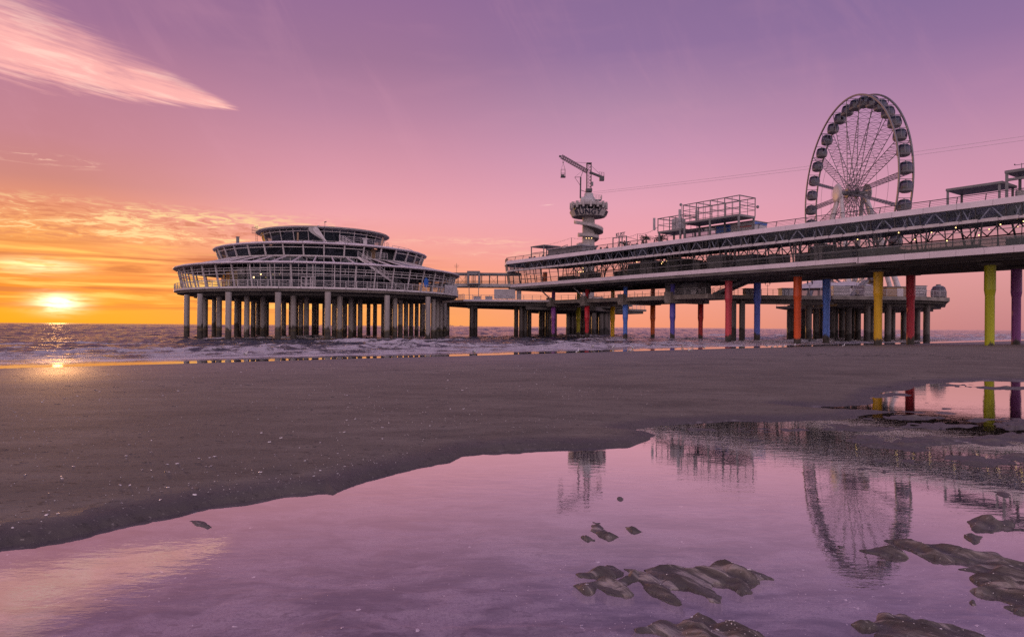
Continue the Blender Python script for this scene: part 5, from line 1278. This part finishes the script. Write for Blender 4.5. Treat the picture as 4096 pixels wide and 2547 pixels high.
# palms in tubs
def palm(u, v, h, lab):
    c = W(u, v, ZR); t = thing('palm_tree', c, lab, 'palm tree', 'potted palms on the roof terrace')
    mb = MB(); mb.tube(c+Vector((0, 0, .3)), c+Vector((.03, 0, h)), .12, 8, .09); mb.build('trunk', M['bark'], t)
    mb = MB(); mb.lathe(c, [(.25, 0), (.34, .42), (0, .42)], 10); mb.build('tub', M['grey'], t)
    mb = MB()
    for i in range(30):
        a = rnd.random()*math.tau; e0 = rnd.uniform(-.15, 1.2); L = rnd.uniform(.85, 1.3); p0 = c+Vector((.03, 0, h)); hd = Vector((math.cos(a), math.sin(a), 0)); pts = []
        for k in range(6): f = k/5; pts.append(p0+hd*L*f*math.cos(e0*.6)+Vector((0, 0, L*(math.sin(e0)*f-.55*f*f))))
        sdv = Vector((-hd.y, hd.x, 0))
        for k in range(5):
            f = (k+.5)/5; q = pts[k].lerp(pts[k+1], .5); ln = .26*(1-abs(f-.5))
            for s_ in (-1, 1): mb.add([pts[k], pts[k+1], q+sdv*s_*ln+Vector((0, 0, -.09))], [(0, 1, 2)])
    mb.build('crown', M['foliage'], t); return t
palm(31.6, 2.2, 1.3, 'tallest potted palm, right of the raised KUST letters'); palm(36.6, 1.6, .95, 'potted palm seen through the KUST sign frame'); palm(28.6, 2.4, 1.0, 'potted palm beside the first post of the low steel frame')
# string lights
pts = []
poles = [W(58.6, 2.3, 15.5), W(47.5, 2.6, 15.9), W(37.4, 3.2, 14.9), W(33.0, 2.5, 15.0), W(28.2, 3.6, 15.3)]
mb = MB(); bl_ = MB()
for a, b in zip(poles[:-1], poles[1:]):
    seg = [a.lerp(b, f)-Vector((0, 0, 1.1*f*(1-f))) for f in np.linspace(0, 1, 13)]; mb.poly(seg, .014, 4)
    for q in seg[1:-1]: bl_.ball(q-Vector((0, 0, .06)), .045, n=5, m=4)
mb.tube(poles[1], W(47.5, 2.6, ZR), .05, 6); mb.tube(poles[3], W(33.0, 2.5, ZR), .04, 6)
o = mb.build('string_lights', M['dsteel']); tag(o, 'string of small unlit bulbs sagging between poles on the roof terrace', 'string lights')
bl_.build('bulb', M['grey'], o)
# terrace tables and chairs
tab = thing('terrace_table', W(57, 3.2, ZR), 'small dark terrace table behind the roof railing', 'table', 'tables on the roof terrace')
mb = MB(); c = W(57, 3.2, ZR); mb.box(c+Vector((0, 0, .46)), (.34, 0, 0), (0, .34, 0), (0, 0, .02)); mb.build('tabletop', M['dsteel'], tab)
mb = MB(); mb.tube(c, c+Vector((0, 0, .45)), .03, 6); mb.box(c+Vector((0, 0, .015)), (.2, 0, 0), (0, .2, 0), (0, 0, .015)); mb.build('leg', M['dsteel'], tab)
chr_ = thing('terrace_chair', W(56.3, 3.2, ZR), 'small dark terrace chair behind the roof railing', 'chair', 'chairs on the roof terrace')
c = W(56.3, 3.2, ZR); mb = MB(); mb.box(c+Vector((0, 0, .28)), (.2, 0, 0), (0, .2, 0), (0, 0, .02)); mb.build('seat', M['dsteel'], chr_)
mb = MB(); mb.box(c+DV*.19+Vector((0, 0, .45)), DV*.02, NV*.2, (0, 0, .15)); mb.build('backrest', M['dsteel'], chr_)
for sx in (-.17, .17):
    for sy in (-.17, .17): MB().beam(c+Vector((sx, sy, 0)), c+Vector((sx, sy, .28)), .035).build('leg', M['dsteel'], chr_)
for i, u in enumerate((53.0, 49.8, 46.2, 43.9, 41.5, 39.0, 33.2, 30.4)):
    a = copy_tree(tab); a.location = W(u, 3.2+.4*math.sin(i*2), ZR)
for i, u in enumerate((57.7, 53.8, 52.3, 50.5, 49.1, 46.9, 45.4, 44.6, 43.2, 42.2, 40.8, 39.7, 38.3, 33.9, 32.4, 31.1)):
    a = copy_tree(chr_); a.location = W(u, 3.2+.4*math.sin(i*1.3), ZR); a.rotation_euler.z = math.pi*(i % 2)

# ------------------------------------------------------------------ ships on the horizon
def ship(px, Y, s_, lab, flip=1):
    c = P(px, 1300, Y); t = thing('cargo_ship', (c.x, Y, -.3), lab, 'ship', 'ships on the horizon'); f = s_
    mb = MB(); mb.extr([(c.x-40*f, Y, 1), (c.x+40*f, Y, 1), (c.x+46*f, Y, 9*f), (c.x+38*f, Y, 7*f), (c.x-40*f, Y, 7*f), (c.x-44*f, Y, 9*f)], (0, 14*f, 0)); mb.build('hull', M['ship'], t)
    mb = MB(); mb.box((c.x-26*f*flip, Y+5, 13*f), (8*f, 0, 0), (0, 5*f, 0), (0, 0, 6.5*f)); mb.box((c.x-27*f*flip, Y+5, 21*f), (4*f, 0, 0), (0, 4*f, 0), (0, 0, 2.5*f)); mb.build('bridge_house', M['ship'], t)
    mb = MB(); mb.box((c.x+8*f*flip, Y+5, 9*f), (22*f, 0, 0), (0, 5*f, 0), (0, 0, 2.2*f)); mb.build('cargo', M['ship'], t); mb = MB(); mb.tube((c.x-26*f*flip, Y+5, 22*f), (c.x-26*f*flip, Y+5, 29*f), .8*f, 5); mb.tube((c.x+20*f, Y+5, 9*f), (c.x+20*f, Y+5, 19*f), .7*f, 5); mb.build('mast', M['ship'], t)
ship(1806, 5200, .42, 'faint long ship on the horizon just right of the pavilion piles'); ship(1845, 5000, .34, 'faint cargo ship on the horizon between the pavilion and the single pile'); ship(1287, 6500, .34, 'tiny ship on the horizon seen between the pavilion piles', -1)

# ------------------------------------------------------------------ gulls
def gull_meshes():
    # body lofted along its spine: tail, belly, breast, neck, head, in one skin
    sec = [(-.21, .125, .010, .010), (-.16, .14, .036, .024), (-.09, .165, .060, .054), (-.02, .19, .074, .074), (.04, .21, .068, .070), (.08, .245, .050, .052), (.098, .285, .036, .038), (.11, .325, .038, .036), (.128, .345, .030, .028), (.148, .342, .012, .012)]
    vs, fs = [], []; n_ = 10
    for x_, z_, ry, rz in [(q[0], q[1]-.045, q[2]*1.08, q[3]*1.12) for q in sec]:
        for i in range(n_): th = math.tau*i/n_; vs.append((x_, ry*math.cos(th), z_+rz*math.sin(th)))
    for j in range(len(sec)-1):
        for i in range(n_): fs.append((j*n_+i, j*n_+(i+1) % n_, (j+1)*n_+(i+1) % n_, (j+1)*n_+i))
    fs += [tuple(range(n_-1, -1, -1)), tuple(range((len(sec)-1)*n_, len(sec)*n_))]
    return vs, fs
def make_gull():
    t = thing('gull', (0, 0, 0), '', 'gull'); mb = MB(); vs, fs = gull_meshes(); mb.add(vs, fs); mb.build('body', M['gull'], t, True)
    mb = MB()
    for s_ in (-1, 1): mb.ball((-.06, s_*.064, .145), 1, (.12, .020, .05), 10, 6)
    mb.build('wing', M['gullgrey'], t, True)
    MB().tube((.138, 0, .298), (.188, 0, .286), .011, 6, .003).build('beak', M['beak'], t)
    for s_ in (-.025, .025): mb = MB(); mb.tube((0, s_, .10), (.005, s_, .0), .007, 5); mb.box((.02, s_, .004), (.03, 0, 0), (0, .014, 0), (0, 0, .003)); mb.build('leg', M['beak'], t)
    return t
gspots = [(984, 1424, 'gull walking along the wet edge below the round pavilion', 1), (1899, 1414, 'grey gull resting at the water edge left of all standing gulls near the pier', 1), (2310, 1413, 'pale gull standing alone on the wet sand below the purple column', 1), (2372, 1390, 'gull wading in the foam above the lone pale gull', 1), (2452, 1394, 'gull in the shallow water below the yellow left column', 1), (2520, 1410, 'dark backed gull on the sand below the light blue left column', 1), (2529, 1396, 'gull in the film of water just behind the dark backed gull', -1), (2731, 1390, 'left one of two gulls standing in shallow water beneath the violet column', 1), (2767, 1388, 'right one of two gulls standing in shallow water beneath the violet column', -1), (2757, 1409, 'gull preening on dry sand in front of the wading pair', -1), (2818, 1395, 'gull with dark red reflection beside it, bending down', 1), (2969, 1390, 'plump gull in the water film right of the rose column', -1), (3069, 1389, 'first of four gulls lined up left of the orange column', 1), (3090, 1394, 'second of four gulls in the line, standing closest to the sand', 1), (3109, 1390, 'third of four gulls in the line by the orange column', -1), (3134, 1390, 'last of four gulls in the line, nearest the orange column', 1), (3180, 1385, 'gull in the reflection at the foot of the orange column', 1), (3375, 1387, 'lone gull between the blue and yellow columns on wet sand', 1)]
g0 = make_gull(); g0.name = 'gull'
for i, (px, py, lab, fl) in enumerate(gspots):
    g = g0 if i == 0 else copy_tree(g0)
    z = -.26
    for _ in range(4):
        q = G(px, py, z); z = float(np.maximum(z_beach(np.array([q.x]), np.array([q.y]))[0], -.30))
    g.location = (q.x, q.y, z-.004); g.rotation_euler.z = (math.pi if fl < 0 else 0)+rnd.uniform(-1.3, 1.3); g.scale = (.95,)*3
    tag(g, lab, 'gull', 'gulls at the water edge')
for (q, lab) in ((rv(5.5, -.15, 15.46), 'dark gull perched on the top roof of the round pavilion'),):
    g = copy_tree(g0); g.location = q; g.rotation_euler.z = .2; tag(g, lab, 'gull', 'gulls on the pavilion'); g.scale = (1.1,)*3

# ------------------------------------------------------------------ shells, weed and small holes on the sand
C = CACHE; near = np.where((C['y'] > 1.6) & (C['y'] < 26) & (np.abs(C['x']) < C['y']*.78))[0]
def shell_mesh(open_):
    mb = MB(); n_ = 9; vs = [(0, -.9, .05)]
    for j, (rr, h) in enumerate(((.5, .42), (.85, .25), (1.0, .02))):
        for i in range(n_): a = -.45+(math.pi+.9)*i/(n_-1); vs.append((rr*math.cos(a)*1.15, -.75+rr*.5+rr*.85*math.sin(a)*.9, h*(1+.12*(i % 2))))
    fs = [(0, 1+i, 2+i) for i in range(n_-1)]
    for j in range(2):
        for i in range(n_-1): fs.append((1+j*n_+i, 1+(j+1)*n_+i, 2+(j+1)*n_+i, 2+j*n_+i))
    return mb.add(vs, fs)
sh = shell_mesh(0).build('shell', M['shell'], None, True); smesh = sh.data; bpy.data.objects.remove(sh)
wat = near[(C['pd'][near] < -.05) & (C['y'][near] < 6.0)]; lnd = near[(C['pd'][near] > .12) & (C['x'][near] < 3)]
rg_ = np.random.default_rng(4)
def weightpick(idx, n_, f): w_ = f(C['x'][idx], C['y'][idx]); return rg_.choice(idx, n_, False, w_/w_.sum())
pick1 = weightpick(wat, 170, lambda x, y: (.4+np.clip(x+.6, 0, 2))*np.clip(fbm(x*1.5, y*1.5, 2, 3)-.3, .03, 1))
pick2 = weightpick(lnd, 129, lambda x, y: np.clip(fbm(x*.5, y*.5, 2, 8)-.35, .02, 1)*(x < 1.5))
for k, (pick, grp, lab) in enumerate(((pick1, 'shells lying in the tide pool', 'small pale shell lying in the shallow tide pool'), (pick2, 'shells on the beach', 'small pale shell lying on the damp beach sand'))):
    for i in pick:
        o = bpy.data.objects.new('shell', smesh); COL.objects.link(o); yv = C['y'][i]
        s_ = rg_.uniform(.006, .0125)*(1.25 if k == 0 else 1.0+yv*.075); flat = rg_.uniform(.7, 1.3)
        o.location = (C['x'][i], C['y'][i], C['z'][i]); o.scale = (s_, s_*flat, s_*.8); o.rotation_euler = (rg_.uniform(-.25, .25), rg_.uniform(-.25, .25), rg_.uniform(0, 6.28)); tag(o, lab, 'shell', grp)
# shell grit: too many to count
mb = MB()
gi = weightpick(wat, 1500, lambda x, y: (.25+np.clip(x+.6, 0, 2))*np.clip(fbm(x*1.2, y*1.2, 2, 13)-.32, .02, 1))
gi2 = weightpick(lnd, 700, lambda x, y: np.clip(fbm(x*.6, y*.6, 2, 18)-.36, .02, 1))
for i in np.concatenate([gi, gi2]):
    x_, y_, z_ = C['x'][i], C['y'][i], C['z'][i]; s_ = rg_.uniform(.0018, .0046)*(1+.12*y_); a = rg_.uniform(0, 6.28); ca, sa_ = math.cos(a)*s_, math.sin(a)*s_
    mb.add([(x_+ca, y_+sa_, z_), (x_-sa_*.7, y_+ca*.7, z_), (x_-ca, y_-sa_, z_), (x_+sa_*.7, y_-ca*.7, z_), (x_, y_, z_+s_*.5)], [(0, 1, 4), (1, 2, 4), (2, 3, 4), (3, 0, 4)])
o = mb.build('shell_grit', M['shell']); tag(o, 'fine shell grit scattered over the sand and pool bed', 'grit', kind='stuff')
# weed line and worm casts
mb = MB()
def clump(x_, y_, z_, s_):
    for k in range(5):
        a = rnd.random()*math.tau; q = Vector((x_+math.cos(a)*s_*rnd.random()*2.2, y_+math.sin(a)*s_*rnd.random()*.8, z_)); mb.ball(q, s_*.5, (1, .6, rnd.uniform(.12, .3)), 6, 4)
def onsand(px, py):
    z = .05
    for _ in range(4): q = G(px, py, z); z = float(sand_height(np.array([q.x]), np.array([q.y]))[0][0])
    return q.x, q.y, z
for i in range(70):
    f = rnd.random(); px = 3180+f*780; py = 1414+14*f+rnd.gauss(0, 4)+(-6 if rnd.random() < .4 else 4); x_, y_, z_ = onsand(px, py); clump(x_, y_, z_, rnd.uniform(.05, .16))
for i in range(300):
    px = rnd.uniform(0, 3900); py = 1455+rnd.random()**1.6*420-px*.006; x_, y_, z_ = onsand(px, py)
    if px+py*1.2 > 4300 and py > 1560: continue
    clump(x_, y_, z_, rnd.uniform(.006, .012)*y_**.75*.55)
for i in range(26):
    px = rnd.choice((2780, 2950, 1800, 400, 1450))+rnd.gauss(0, 70); py = {2780: 1446}.get(px, 1440)+rnd.gauss(6, 6); x_, y_, z_ = onsand(px, py); clump(x_, y_, z_, rnd.uniform(.03, .07))
o = mb.build('seaweed', M['weed']); tag(o, 'dark scraps of seaweed strewn over the beach', 'seaweed', kind='stuff')
